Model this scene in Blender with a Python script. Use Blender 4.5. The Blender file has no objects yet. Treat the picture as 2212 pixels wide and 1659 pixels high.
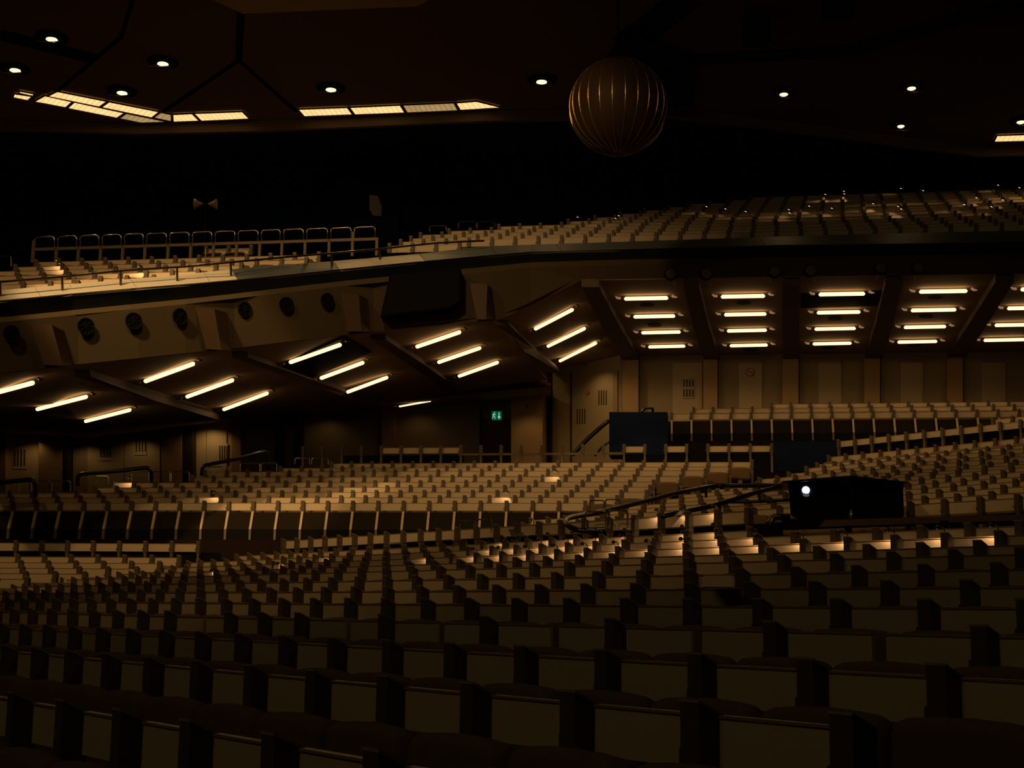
import bpy, bmesh, math, random
from mathutils import Vector, Matrix
random.seed(7)
W_, H_, F_ = 2212.0, 1659.0, 3000.0
EYE = Vector((0.0, 0.0, 1.45))
PITCH = math.atan(488.0/3000.0)
ROLL = 0.0117
sc = bpy.context.scene
C = sc.collection

# ------------------------------------------------------------------ camera, world, lights
fwd = Vector((0, math.cos(PITCH), math.sin(PITCH)))
upv = Vector((0, -math.sin(PITCH), math.cos(PITCH)))
rgt = Vector((1, 0, 0))
cx = rgt*math.cos(ROLL) + upv*math.sin(ROLL)
cy = -rgt*math.sin(ROLL) + upv*math.cos(ROLL)
cz = -fwd
cam = bpy.data.cameras.new('camera'); cam.sensor_width = 36.0; cam.lens = 36.0*F_/W_
cam.clip_start = 0.05; cam.clip_end = 300
co = bpy.data.objects.new('camera', cam); C.objects.link(co)
M = Matrix(((cx.x, cy.x, cz.x, EYE.x), (cx.y, cy.y, cz.y, EYE.y), (cx.z, cy.z, cz.z, EYE.z), (0, 0, 0, 1)))
co.matrix_world = M
sc.camera = co
world = bpy.data.worlds.new('world'); sc.world = world; world.use_nodes = True
bg = world.node_tree.nodes['Background']; bg.inputs[0].default_value = (1.0, 0.62, 0.28, 1); bg.inputs[1].default_value = 0.0035
sc.view_settings.view_transform = 'Standard'; sc.view_settings.look = 'None'
sc.view_settings.gamma = 1.0; sc.view_settings.use_curve_mapping = False
sc.view_settings.exposure = 0.0
WARM = (1.0, 0.58, 0.22)

def lamp(kind, name, loc, target, energy, size=0.1, spot=2.4, color=WARM, blend=0.6, sx=None, sy=None, parent=None):
    l = bpy.data.lights.new(name, kind); l.energy = energy; l.color = color
    if kind == 'AREA':
        l.shape = 'RECTANGLE'; l.size = sx; l.size_y = sy
    else:
        l.shadow_soft_size = size
    if kind == 'SPOT':
        l.spot_size = spot; l.spot_blend = blend
    o = bpy.data.objects.new(name, l); C.objects.link(o); o.location = loc
    if target is not None:
        d = Vector(target)-Vector(loc); o.rotation_euler = d.to_track_quat('-Z', 'Y').to_euler()
    if parent is not None:
        o.parent = parent; o.matrix_parent_inverse = Matrix.Translation(parent.location).inverted()
    return o

CEIL = EYE.z + 15.5
# unseen hall ceiling spotlights, then added area lights filling near rows and right balcony
lamp('SPOT', 'unseen_hall_spotlight', (-12.0, 16.0, CEIL-0.3), (-8.6, 30.4, 8.4), 9000, size=.25, spot=math.radians(17), blend=.35)
lamp('SPOT', 'unseen_hall_spotlight', (-13.0, 14.0, CEIL-0.3), (-9.0, 34.0, 6.5), 3600, size=.5, spot=math.radians(62), blend=.9)
lamp('SPOT', 'unseen_hall_spotlight', (-5.0, 15.0, CEIL-0.3), (-2.5, 36.5, 6.0), 5200, size=.6, spot=math.radians(54), blend=.95)
lamp('SPOT', 'unseen_hall_spotlight', (1.0, 13.0, CEIL-0.3), (6.5, 29.5, 3.4), 1500, size=.6, spot=math.radians(50), blend=.9)
lamp('SPOT', 'unseen_hall_spotlight', (-10.0, 8.0, CEIL-0.3), (2.5, 22.5, 1.3), 1900, size=.8, spot=math.radians(52), blend=1.0)  # extra spot added to brighten the middle wing rows
lamp('AREA', 'added_fill_light', (9, 6, CEIL-1.5), (9, 36, 8.5), 95, sx=6, sy=2, color=(1.0, .66, .27))
lamp('AREA', 'added_fill_light', (-12, -6, CEIL-2.0), (0, 12, 1.0), 118, sx=9, sy=4, color=(1.0, .72, .32))

# ------------------------------------------------------------------ geometry helpers
def ray(x, y):
    dx = x-W_/2; dy = H_/2-y
    d0 = dx*math.cos(ROLL)-dy*math.sin(ROLL); e0 = dy*math.cos(ROLL)+dx*math.sin(ROLL)
    return (fwd*F_ + rgt*d0 + upv*e0)/F_
def at(x, y, D): return EYE + ray(x, y)*D
def atn(x, y, n, dist):
    r = ray(x, y); return EYE + r*(dist/r.dot(n))
def atz(x, y, z):
    r = ray(x, y); return EYE + r*((z-EYE.z)/r.z)
def atplane(x, y, p0, nn):
    r = ray(x, y); return EYE + r*((p0-EYE).dot(nn)/r.dot(nn))
def proj(P):
    v = P-EYE; z = v.dot(fwd)
    if z < 0.05: return None
    return (W_/2+F_*v.dot(cx)/z, H_/2-F_*v.dot(cy)/z, z)

def nvec(az): return Vector((math.sin(math.radians(az)), math.cos(math.radians(az)), 0))
def uvec(az): return Vector((math.cos(math.radians(az)), -math.sin(math.radians(az)), 0))
AL, AW = 8.5, 52.1
NL, UL, NW, UW = nvec(AL), uvec(AL), nvec(AW), uvec(AW)

# ------------------------------------------------------------------ materials
def mat(name, col, rough=0.6, metal=0.0, noise=0.12, scale=6.0, emit=None, strength=0.0, bump=0.0, spec=0.4):
    m = bpy.data.materials.new(name); m.use_nodes = True
    nt = m.node_tree; b = nt.nodes['Principled BSDF']
    b.inputs['Roughness'].default_value = rough; b.inputs['Metallic'].default_value = metal
    b.inputs['Specular IOR Level'].default_value = spec
    if noise > 0 or bump > 0:
        tc = nt.nodes.new('ShaderNodeTexCoord'); nz = nt.nodes.new('ShaderNodeTexNoise')
        nz.inputs['Scale'].default_value = scale; nz.inputs['Detail'].default_value = 4
        nt.links.new(tc.outputs['Object'], nz.inputs['Vector'])
        mx = nt.nodes.new('ShaderNodeMix'); mx.data_type = 'RGBA'
        mx.inputs[6].default_value = (*[c*(1-noise) for c in col], 1)
        mx.inputs[7].default_value = (*[min(1, c*(1+noise)) for c in col], 1)
        nt.links.new(nz.outputs['Fac'], mx.inputs[0]); nt.links.new(mx.outputs[2], b.inputs['Base Color'])
        if bump > 0:
            bp = nt.nodes.new('ShaderNodeBump'); bp.inputs['Strength'].default_value = bump
            nt.links.new(nz.outputs['Fac'], bp.inputs['Height']); nt.links.new(bp.outputs['Normal'], b.inputs['Normal'])
    else:
        b.inputs['Base Color'].default_value = (*col, 1)
    if emit:
        b.inputs['Emission Color'].default_value = (*emit, 1); b.inputs['Emission Strength'].default_value = strength
    return m
MT = {
 'panel': mat('beige_laminate', (0.62, 0.50, 0.33), 0.45, noise=0.06, scale=2.0),
 'console': mat('dark_brown_console', (0.095, 0.074, 0.048), 0.5, noise=0.15),
 'trim': mat('brown_edge_trim', (0.30, 0.20, 0.10), 0.35, noise=0.05),
 'cap': mat('console_cap', (0.33, 0.26, 0.17), 0.35, noise=0.05),
 'cushion': mat('brown_upholstery', (0.15, 0.098, 0.050), 0.95, noise=0.2, scale=30, bump=0.15, spec=0.1),
 'post_beige': mat('beige_post', (0.55, 0.43, 0.27), 0.5, noise=0.05),
 'post': mat('brown_post', (0.17, 0.125, 0.08), 0.55, noise=0.1),
 'carpet': mat('dark_carpet', (0.014, 0.009, 0.006), 0.95, noise=0.3, scale=20, spec=0.05),
 'black': mat('black_board', (0.008, 0.008, 0.008), 0.7, noise=0.2, spec=0.04),
 'board': mat('dark_brown_board', (0.016, 0.012, 0.007), 0.6, noise=0.35, scale=1.5, spec=.05),
 'blue': mat('dark_blue_laminate', (0.010, 0.018, 0.050), 0.8, noise=0.15, scale=1.0, spec=0.03),
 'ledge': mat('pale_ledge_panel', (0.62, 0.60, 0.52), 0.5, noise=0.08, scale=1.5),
 'lip': mat('dark_ledge_lip', (0.012, 0.016, 0.022), 0.35, noise=0.1, spec=0.4),
 'metal': mat('satin_metal', (0.55, 0.50, 0.42), 0.25, metal=1.0, noise=0.05),
 'strip': mat('pale_steel_strip', (0.62, 0.55, 0.45), 0.45, noise=0.05),
 'dmetal': mat('dark_bronze_metal', (0.10, 0.08, 0.06), 0.3, metal=0.9, noise=0.1),
 'tubeblack': mat('black_gloss_handrail', (0.010, 0.009, 0.008), 0.22, noise=0.1, spec=0.6),
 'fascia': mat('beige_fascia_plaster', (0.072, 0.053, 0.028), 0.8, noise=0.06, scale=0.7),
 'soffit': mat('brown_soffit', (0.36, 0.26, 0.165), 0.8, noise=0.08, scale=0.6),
 'beam': mat('red_brown_beam', (0.09, 0.056, 0.034), 0.6, noise=0.12, scale=1.2),
 'beamedge': mat('ochre_beam_side', (0.11, 0.07, 0.033), 0.6, noise=0.12, scale=1.2),
 'wall': mat('olive_beige_wall', (0.33, 0.26, 0.15), 0.6, noise=0.08, scale=0.8),
 'wall_light': mat('light_wall_panel', (0.47, 0.38, 0.23), 0.55, noise=0.08, scale=0.8),
 'pillar': mat('ochre_pillar', (0.40, 0.26, 0.12), 0.6, noise=0.1, scale=0.8),
 'groove': mat('dark_groove', (0.02, 0.014, 0.008), 0.8, noise=0.0),
 'vent': mat('dark_vent_slot', (0.05, 0.035, 0.02), 0.8, noise=0.0),
 'ceiling': mat('brown_ceiling', (0.14, 0.10, 0.065), 0.85, noise=0.15, scale=0.25),
 'ceiling_dark': mat('black_ceiling', (0.012, 0.010, 0.008), 0.9, noise=0.2, scale=0.3, spec=0.1),
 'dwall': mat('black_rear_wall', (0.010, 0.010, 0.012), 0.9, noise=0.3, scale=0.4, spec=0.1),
 'red': mat('dark_red_door', (0.10, 0.010, 0.008), 0.5, noise=0.1),
 'tube': mat('lit_tube', (0.9, 0.8, 0.6), 0.4, noise=0, emit=(1.0, 0.60, 0.26), strength=2.7),
 'bulb': mat('lit_bulb', (0.9, 0.8, 0.6), 0.4, noise=0, emit=(1.0, 0.72, 0.48), strength=1.5),
 'tube_end': mat('glint_tube_end', (0.6, 0.5, 0.35), 0.3, noise=0, emit=(1.0, 0.6, 0.3), strength=0.22),  # faint emission stands in for lamplight reflected by the end caps
 'ledge_grey': mat('darker_ledge_panel', (0.10, 0.12, 0.13), 0.45, noise=0.1, scale=1.5),  # darker bluish tone for some of the ledge segments
 'lens': mat('lit_projector_lens', (0.5, 0.6, 0.9), 0.1, noise=0, emit=(0.62, 0.82, 1.0), strength=1.6),
 'reflection_glow': mat('painted_lens_reflection', (0.2, 0.25, 0.3), 0.1, noise=0, emit=(0.5, 0.6, 0.6), strength=0.12),  # dim emission imitates a reflection below the glowing lens
 'horn': mat('olive_horn', (0.16, 0.12, 0.06), 0.5, noise=0.1),
 'horn_lit': mat('lit_horn_face', (0.30, 0.34, 0.12), 0.4, noise=0.1),  # light on the left horn mouth is put into this colour
 'ballskin': mat('brown_sphere_skin', (0.075, 0.042, 0.025), 0.6, noise=0.2, scale=3),
 'ballrib': mat('brass_sphere_rib', (0.55, 0.38, 0.20), 0.35, metal=0.8, noise=0.1),
 'sign_red': mat('red_sign_paint', (0.45, 0.06, 0.03), 0.5, noise=0),
 'sign_pale': mat('pale_sign_face', (0.55, 0.45, 0.30), 0.5, noise=0),
 'green': mat('lit_green_sign', (0.02, 0.2, 0.1), 0.5, noise=0, emit=(0.0, 0.16, 0.07), strength=0.35),
 'greenw': mat('lit_white_symbol', (0.6, 0.8, 0.7), 0.5, noise=0, emit=(0.4, 0.85, 0.6), strength=0.55),
 'window': mat('dim_lit_window', (0.01, 0.008, 0.006), 0.5, noise=0, emit=(1.0, 0.50, 0.20), strength=0.012),
}
# grid louvre diffuser of the ceiling coffers
def louvre(name, strength, g=1.0):
    m = bpy.data.materials.new(name); m.use_nodes = True; nt = m.node_tree; b = nt.nodes['Principled BSDF']
    tc = nt.nodes.new('ShaderNodeTexCoord'); br = nt.nodes.new('ShaderNodeTexBrick')
    br.offset = 0.0; br.inputs['Scale'].default_value = 1.0
    br.inputs['Brick Width'].default_value = 0.16; br.inputs['Row Height'].default_value = 0.16
    br.inputs['Mortar Size'].default_value = 0.014; br.inputs['Mortar Smooth'].default_value = 0.1
    br.inputs['Color1'].default_value = (1.0, 0.60*g, 0.27*g, 1); br.inputs['Color2'].default_value = (0.9, 0.52*g, 0.22*g, 1)
    br.inputs['Mortar'].default_value = (0.62, 0.33, 0.10, 1)
    nt.links.new(tc.outputs['Object'], br.inputs['Vector'])
    b.inputs['Base Color'].default_value = (0.08, 0.06, 0.03, 1)
    nt.links.new(br.outputs['Color'], b.inputs['Emission Color']); b.inputs['Emission Strength'].default_value = strength
    return m
MT['louvre'] = louvre('lit_louvre', 1.45)
MT['louvre_dim'] = louvre('dim_lit_louvre', 0.45, 1.12)

# ------------------------------------------------------------------ mesh helpers
class MB:
    def __init__(s): s.v = []; s.f = []; s.mi = []
    def add(s, vs, fs, mi=0, T=None):
        k = len(s.v)
        s.v += [tuple(T @ Vector(v)) if T else tuple(v) for v in vs]
        s.f += [tuple(i+k for i in f) for f in fs]; s.mi += [mi]*len(fs); return s
    def box(s, x0, x1, y0, y1, z0, z1, mi=0, T=None):
        vs = [(x0,y0,z0),(x1,y0,z0),(x1,y1,z0),(x0,y1,z0),(x0,y0,z1),(x1,y0,z1),(x1,y1,z1),(x0,y1,z1)]
        return s.add(vs, BOXF, mi, T)
    def hexa(s, vs, mi=0, T=None): return s.add(vs, BOXF, mi, T)
    def prism(s, poly, ext, mi=0):   # poly: list of Vectors (planar), ext: Vector
        n = len(poly); vs = list(poly)+[p+ext for p in poly]
        fs = [tuple(range(n))[::-1], tuple(range(n, 2*n))]+[(i, (i+1) % n, n+(i+1) % n, n+i) for i in range(n)]
        return s.add(vs, fs, mi)
    def tube(s, pts, r, seg=8, mi=0, cap=True):
        pts = [Vector(p) for p in pts]; n = len(pts); rings = []
        up = Vector((0, 0, 1))
        for i, p in enumerate(pts):
            a = pts[max(i-1, 0)]; b = pts[min(i+1, n-1)]; t = (b-a).normalized()
            q = up if abs(t.dot(up)) < 0.95 else Vector((0, 1, 0))
            s1 = t.cross(q).normalized(); s2 = s1.cross(t).normalized()
            rr = r[i] if isinstance(r, (list, tuple)) else r
            rings.append([p+(s1*math.cos(2*math.pi*k/seg)+s2*math.sin(2*math.pi*k/seg))*rr for k in range(seg)])
        vs = [v for ring in rings for v in ring]; fs = []
        for i in range(n-1):
            for k in range(seg):
                fs.append((i*seg+k, i*seg+(k+1) % seg, (i+1)*seg+(k+1) % seg, (i+1)*seg+k))
        if cap: fs += [tuple(range(seg))[::-1], tuple((n-1)*seg+k for k in range(seg))]
        return s.add(vs, fs, mi)
    def lathe(s, prof, seg=24, mi=0, T=None):  # prof (r,z)
        vs = []; fs = []; n = len(prof)
        for r, z in prof:
            for k in range(seg): vs.append((r*math.cos(2*math.pi*k/seg), r*math.sin(2*math.pi*k/seg), z))
        for i in range(n-1):
            for k in range(seg): fs.append((i*seg+k, i*seg+(k+1) % seg, (i+1)*seg+(k+1) % seg, (i+1)*seg+k))
        fs += [tuple(range(seg))[::-1], tuple((n-1)*seg+k for k in range(seg))]
        return s.add(vs, fs, mi, T)
    def mesh(s, name, mats):
        me = bpy.data.meshes.new(name); me.from_pydata(s.v, [], s.f)
        for m in (mats if isinstance(mats, (list, tuple)) else [mats]): me.materials.append(MT[m])
        me.polygons.foreach_set('material_index', s.mi)
        me.update(); bm = bmesh.new(); bm.from_mesh(me); bmesh.ops.recalc_face_normals(bm, faces=bm.faces); bm.to_mesh(me); bm.free()
        return me
    def obj(s, name, mats, parent=None, smooth=False):
        """mesh object; world-coordinate verts are re-based on the parent's location"""
        me = s.mesh(name, mats); o = bpy.data.objects.new(name, me); C.objects.link(o)
        if parent is not None:
            o.parent = parent; o.matrix_parent_inverse = parent.matrix_basis.inverted()
        if smooth:
            for p in me.polygons: p.use_smooth = True
        return o
BOXF = [(0,3,2,1),(4,5,6,7),(0,1,5,4),(1,2,6,5),(2,3,7,6),(3,0,4,7)]
def tag(o, label=None, cat=None, group=None, kind=None):
    if label: o['label'] = label
    if cat: o['category'] = cat
    if group: o['group'] = group
    if kind: o['kind'] = kind
    return o
def thing(name, loc, label, cat, group=None, rz=0):
    o = bpy.data.objects.new(name, None); C.objects.link(o); o.location = loc; o.rotation_euler = (0, 0, rz)
    o.empty_display_size = 0.2
    return tag(o, label, cat, group)
def struct(name, mb, mats, parent=None):
    o = mb.obj(name, mats, parent)
    if parent is None: o['kind'] = 'structure'
    return o
ORD = ['first','second','third','fourth','fifth','sixth','seventh','eighth','ninth','tenth','eleventh','twelfth','thirteenth',
 'fourteenth','fifteenth','sixteenth','seventeenth','eighteenth','nineteenth','twentieth']
def ordw(i):
    if i < 20: return ORD[i]
    n = i+1; t = {2:'twenty', 3:'thirty', 4:'forty', 5:'fifty'}[n//10]
    return t+('-'+ORD[n % 10-1] if n % 10 else 'ieth').replace('twenty', '') if n % 10 else {20:'twentieth',30:'thirtieth',40:'fortieth',50:'fiftieth'}[n]

# ------------------------------------------------------------------ the seat and its parts (local: x along the row, y away, z up; origin on the floor under the console's front left corner)
CW, CD, TOP = 0.09, 0.12, 1.0
def g_console():
    m = MB()
    m.hexa([(0,0,TOP-.27),(CW,0,TOP-.27),(CW,CD,TOP-.27),(0,CD,TOP-.27),(0,0,TOP),(CW,0,TOP),(CW,CD,TOP-.055),(0,CD,TOP-.055)])
    m.box(-0.028, 0.0, 0.02, 0.06, TOP-.215, TOP-.19); m.box(-0.028, -0.012, 0.02, 0.06, TOP-.19, TOP-.165)
    return m
def g_cap():
    m = MB(); e = .004
    m.hexa([(-e,-e,TOP-.006),(CW+e,-e,TOP-.006),(CW+e,CD,TOP-.061),(-e,CD,TOP-.061),(-e,-e,TOP+.005),(CW+e,-e,TOP+.005),(CW+e,CD,TOP-.050),(-e,CD,TOP-.050)])
    return m
def g_panel():
    m = MB(); m.box(CW, .65, CD-.02, CD+.002, TOP-.24, TOP-.060); return m
def g_rail():
    m = MB(); m.box(CW, .65, CD-.028, CD+.01, TOP-.060, TOP-.050); return m
def rounded(x0, x1, y0, y1, z0, z1, r, seg, arch=0.0, lean=0.0):
    bm = bmesh.new(); bmesh.ops.create_cube(bm, size=1.0)
    for v in bm.verts:
        v.co = Vector(((x0+x1)/2+v.co.x*(x1-x0), (y0+y1)/2+v.co.y*(y1-y0), (z0+z1)/2+v.co.z*(z1-z0)))
    bmesh.ops.subdivide_edges(bm, edges=[e for e in bm.edges if abs((e.verts[0].co-e.verts[1].co).x) > .01], cuts=3)
    sharp = [e for e in bm.edges if len(e.link_faces) == 2 and e.link_faces[0].normal.dot(e.link_faces[1].normal) < 0.5]
    bm.normal_update(); sharp = [e for e in bm.edges if len(e.link_faces) == 2 and e.link_faces[0].normal.dot(e.link_faces[1].normal) < 0.5]
    bmesh.ops.bevel(bm, geom=sharp, offset=r, segments=seg, affect='EDGES', profile=0.5)
    for v in bm.verts:
        t = (v.co.x-(x0+x1)/2)/((x1-x0)/2); k = (v.co.z-z0)/(z1-z0)
        v.co.z += arch*(1-t*t)*k; v.co.y += lean*k
    m = MB(); m.add([tuple(v.co) for v in bm.verts], [tuple(v.index for v in f.verts) for f in bm.faces]); bm.free(); return m
def g_back(seg=3, top=.80): return rounded(.025, .635, -.34, -.20, .36, top, .055, seg, arch=.022, lean=.05)
def g_seat(seg=2): return rounded(.05, .61, -.80, -.30, .34, .45, .045, seg)
def g_base():
    m = MB(); m.box(.27, .39, -.52, -.38, .02, .34); m.box(.20, .46, -.60, -.30, 0, .025); m.box(0.01,.08,.03,.10,0.0,TOP-.27); return m
# parts of the desk that fronts a tier
def g_arm(h):  # post that carries the console down to the floor, h = height below console
    m = MB(); b = TOP-.27
    m.hexa([(.03,.02,b-.12),(.06,.02,b-.12),(.06,CD,b-.12),(.03,CD,b-.12),(0.005,0.01,b),(CW-.005,.01,b),(CW-.005,CD,b),(.005,CD,b)])
    m.box(.012, .078, .02, CD-.01, b-h, b-.10); return m
def g_post_up():
    m = MB(); b = TOP-.27
    m.hexa([(.02,-.16,b-.46),(.078,-.16,b-.46),(.078,-.10,b-.46),(.02,-.10,b-.46),(.018,.0,b),(.076,.0,b),(.076,.06,b),(.018,.06,b)])
    return m
def g_post_low():
    m = MB(); b = TOP-.27; m.box(.02, .078, -.16, -.10, b-.74, b-.46); return m
ME = {}
def lib(k, mb, m, smooth=False):
    me = mb.mesh(k, m)
    if smooth:
        for p in me.polygons: p.use_smooth = True
    ME[k] = me; return me
lib('console', g_console(), 'console'); lib('console_cap', g_cap(), 'cap'); lib('writing_panel', g_panel(), 'panel')
lib('edge_rail', g_rail(), 'trim'); lib('backrest', g_back(), 'cushion', True); lib('seat_cushion', g_seat(), 'cushion', True)
lib('pedestal', g_base(), 'post'); lib('console_post', g_arm(.73), 'post')
lib('support_post', g_post_up(), 'post_beige'); lib('post_foot', g_post_low(), 'post')

seats = []   # dicts of every seat; the largest 300 become things, the rest one stuff object
desks = []
terr = {}
def row(block, az, dist, anchor, x0, x1, name, typ='seat', skip=(), only=None, short=(), P0=None, end=True):
    n, u = nvec(az), uvec(az)
    P = atn(anchor[0], anchor[1], n, dist) if P0 is None else P0
    js = []
    for j in range(-70, 70):
        q = proj(P+u*(.65*j))
        if q and x0 <= q[0] <= x1 and (P+u*(.65*j)).y > 0.4: js.append(j)
    if not js: return P
    j0, j1 = min(js), max(js)
    for j in range(j0, j1+1):
        Q = P+u*(.65*j); q = proj(Q); q2 = proj(Q+u*.65)
        last = (j == j1) and end
        d = dict(P=Q-Vector((0, 0, TOP)), az=az, row=name, block=block, j=j, typ=typ, end=last, s=F_/q[2],
                 x=q[0], y=q[1], short=j in short, nopanel=(j in skip) or (only is not None and j not in only))
        d['vis'] = (q2 is None or q2[0] > 2) and q[0] < W_-2 and q[1] < H_-2
        (seats if typ == 'seat' else desks).append(d)
    terr.setdefault((block, az), []).append((dist, P.z-TOP, (P+u*(.65*j0)).dot(u)-.15, (P+u*(.65*(j1+1))).dot(u)+.15, typ))
    return P

# --- near wing (rows run away to the left), nearest first
RW = []
def wn(k): return 2.33+1.17*k
wing = [  # dist, anchor, x0, x1
 (wn(0), (243,1530), -330, 1500), (wn(1), (660,1446), -260, 1835), (wn(2), (602,1372), -220, 2700), (wn(3), (817,1327), -200, 2500),
 (wn(4), (823,1292), -170, 2900), (wn(5), (826,1266), -150, 2900), (wn(6), (826,1244), 10, 2900), (wn(7), (826,1225), 122, 2850),
 (wn(8), (826,1213.7), 236, 2800), (wn(9), (826,1201.6), 330, 2750), (wn(10), (828,1190), 400, 2700), (wn(11), (828,1179), 500, 1640)]
WN = ['nearest row','second-nearest row','third-nearest row','fourth-nearest row','fifth-nearest row','sixth-nearest row','seventh-nearest row',
 'eighth-nearest row','ninth-nearest row','tenth-nearest row','eleventh-nearest row','twelfth-nearest row']
lampsJ = {}
for k, (d, a, x0, x1) in enumerate(wing):
    P = row('W', AW, d, a, x0, x1, WN[k].replace(' row',' wing row'), short=(-5,-1,1,3,5,7) if k == 3 else ())
    RW.append((d, P))
PM = row('M', AW, 16.3, (829,1148.5), 605, 1668, 'wing front tier', typ='desk')
RW.append((16.3, PM))
# --- upper wing behind the projector
vy = {8:1018, 9:1010, 10:1001.5, 11:993, 12:985, 13:977, 14:968.6}
va = {1:(1957.8,1082.5), 2:(1989.6,1070.5), 3:(2021,1056.4), 4:(2052.3,1043.7), 5:(2013.5,1037.4), 6:(2041,1025.4), 7:(2062.9,1015), 14:(1935.6,968.6)}
vs = {1:1940, 2:1110, 3:1112, 4:1132, 5:1300, 6:1395, 7:1465, 8:1525, 9:1580, 10:1635, 11:1688, 12:1735, 13:1758, 14:1783}
for k in range(1, 15):
    a = va.get(k, (1930+14*(k % 2)+4*k, vy.get(k, 1000)))
    row('V' if k > 1 else 'VF', AW, 19.0+1.17*(k-1), a, vs[k], 2650, ordw(k-1)+' row of the upper wing', typ='seat' if k > 1 else 'desk')
row('N', AW, 35.5, (1806.7,949.7), 1800, 2650, 'top wing tier', typ='desk')
row('N2', AW, 36.6, (2182,898), 2100, 2650, 'row above the top wing tier')
# --- stalls facing the camera, lower left
row('S', AL, 31.2, (30,1167.5), -120, 470, 'stalls tier', typ='desk')
for k, a, x1 in ((1,(33.5,1197),432), (2,(39.8,1209.6),345), (3,(42.5,1221.4),300), (4,(49.7,1233),190), (5,(52,1245),80)):
    row('S', AL, 31.2-.97*k, a, -120, x1, ordw(5-k)+' row of the lower stalls block')
# --- main middle block
row('L', AL, 33.9, (437,1081.5), -120, 1312, 'middle block', typ='front')
la = {2:((421.7,1069.8),-120,1378), 3:((405.4,1059),-120,1395), 4:((438.9,1048.6),155,1445), 5:((424.4,1038),238,1455), 6:((411.8,1027),405,1512),
      7:((441.6,1015),436,1566), 8:((646.8,1007),600,1618), 9:((756.2,997),712,1668)}
for k, (a, x0, x1) in la.items(): row('L', AL, 33.9+1.02*(k-1), a, x0, x1, ordw(k-1)+' row of the middle block')
# row of posts behind it, some with panels
PT = atn(1344.7, 960.2, NL, 43.3)
row('T', AL, 43.3, (1344.7,960.2), 640, 1668, 'rear tier', typ='desk', only=(-12,-11,-10,-9,0,2,4,5,6))
# --- rear block on the right
row('R', AL, 45.8, (1490.4,890), 1440, 2650, 'rear right block', typ='front')
row('R', AL, 46.8, (1622,878), 1485, 2650, 'second row of the rear block')
row('R', AL, 47.8, (1664,869), 1660, 2650, 'back row of the rear block')
# --- balcony, left part
ba = [((323.7,553.8),25,695), ((338,563),20,662), ((352.6,571),-60,525), ((367,581),-60,445), ((212,595.7),-60,335), ((45,607),-60,165)]
for i, (a, x0, x1) in enumerate(ba): row('B', AL, 33.8-1.05*i, a, x0, x1, ordw(5-i)+' row of the left balcony')
row('B3', AL, 35.8, (490,531), 440, 560, 'balcony row behind the guard rail')
# --- balcony, right part
row('B4', AL, 36.0, (938,523), 835, 1000, 'balcony ledge row')
br = [((1059,511.5),852), ((1076,504.5),878), ((1092,497),903), ((1104,490),960), ((1119,483),1068)]
for i, (a, x0) in enumerate(br): PB = row('B2', AL, 37.0+1.03*i, a, x0, 2650, ordw(i)+' row of the right balcony')
st = [1200,1262,1325,1380,1425,1480,1540,1610]
for i in range(5, 13):
    P = PB+NL*(1.03*(i-4))+Vector((0,0,.395*(i-4)))+UL*(.10*(i-4))
    row('B2', AL, 37.0+1.03*i, None, st[i-5], 2650, ordw(i)+' row of the right balcony', P0=P)
RAKE_P = PB; RAKE_N = UL.cross(NL*1.03+Vector((0,0,.395))).normalized()

def place(me, name, root):
    o = bpy.data.objects.new(name, me); C.objects.link(o); o.parent = root; return o
seats.sort(key=lambda d: (-d['s'], d['x']))
vis = [d for d in seats if d['vis'] and not d['end']]
big = vis[:300]; bigset = set(id(d) for d in big)
cnt = {}
byrow = {}
for d in big: byrow.setdefault(d['row'], []).append(d)
for r in byrow.values():
    r.sort(key=lambda d: d['x'])
    for i, d in enumerate(r): d['idx'] = i; d['cnt'] = len(r)
def rotz(d): return -math.radians(d['az'])
proto = None
for d in big:
    root = bpy.data.objects.new('auditorium_seat', None); C.objects.link(root)
    root.location = d['P']; root.rotation_euler = (0, 0, rotz(d)); root.empty_display_size = .2
    i, n = d['idx'], d['cnt']
    pos = ('leftmost' if i == 0 else 'rightmost' if i == n-1 else ordw(i)+' from the left' if i < (n+1)//2 else ordw(n-1-i)+' from the right')
    tag(root, 'brown seat with beige panel, %s in %s' % (pos, d['row']), 'seat', 'auditorium seats in the '+d['row'])
    wp = place(ME['writing_panel'], 'writing_panel', root); place(ME['edge_rail'], 'edge_rail', wp)
    if not d['short']:
        cn = place(ME['console'], 'console', root); place(ME['console_cap'], 'console_cap', cn)
    place(ME['backrest'], 'backrest', root); place(ME['seat_cushion'], 'seat_cushion', root); place(ME['pedestal'], 'pedestal', root)
for d in seats:
    if d['end'] and d['vis'] and d['block'] == 'W' and d['s'] > 90:
        root = bpy.data.objects.new('end_console', None); C.objects.link(root); root.location = d['P']; root.rotation_euler = (0,0,rotz(d))
        tag(root, 'dark end console closing the right end of the '+d['row'], 'console'); bigset.add(id(d))
        place(ME['console'],'console',root); place(ME['console_cap'],'console_cap',root); place(ME['pedestal'],'pedestal',root)
# the rest of the seats
parts = [(g_panel(),0),(g_rail(),1),(g_console(),2),(g_cap(),3),(g_back(1,.74),4),(g_base(),5)]
R = MB()
for d in seats:
    if id(d) in bigset: continue
    T = Matrix.Translation(d['P']) @ Matrix.Rotation(rotz(d), 4, 'Z')
    for g, mi in parts:
        if d['end'] and mi in (0,1,4): continue
        if mi == 5 and d['block'][0] == 'B': continue
        if mi == 4 and d['block'][0] == 'B' and (d['row'].startswith('first') or 'ledge' in d['row']): continue
        R.add(g.v, g.f, mi, T)
o = R.obj('auditorium_seat', ['panel','trim','console','cap','cushion','post'])
tag(o, 'many distant beige-panelled auditorium seats filling the middle block, rear rows and balcony', 'seats', kind='stuff')

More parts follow.
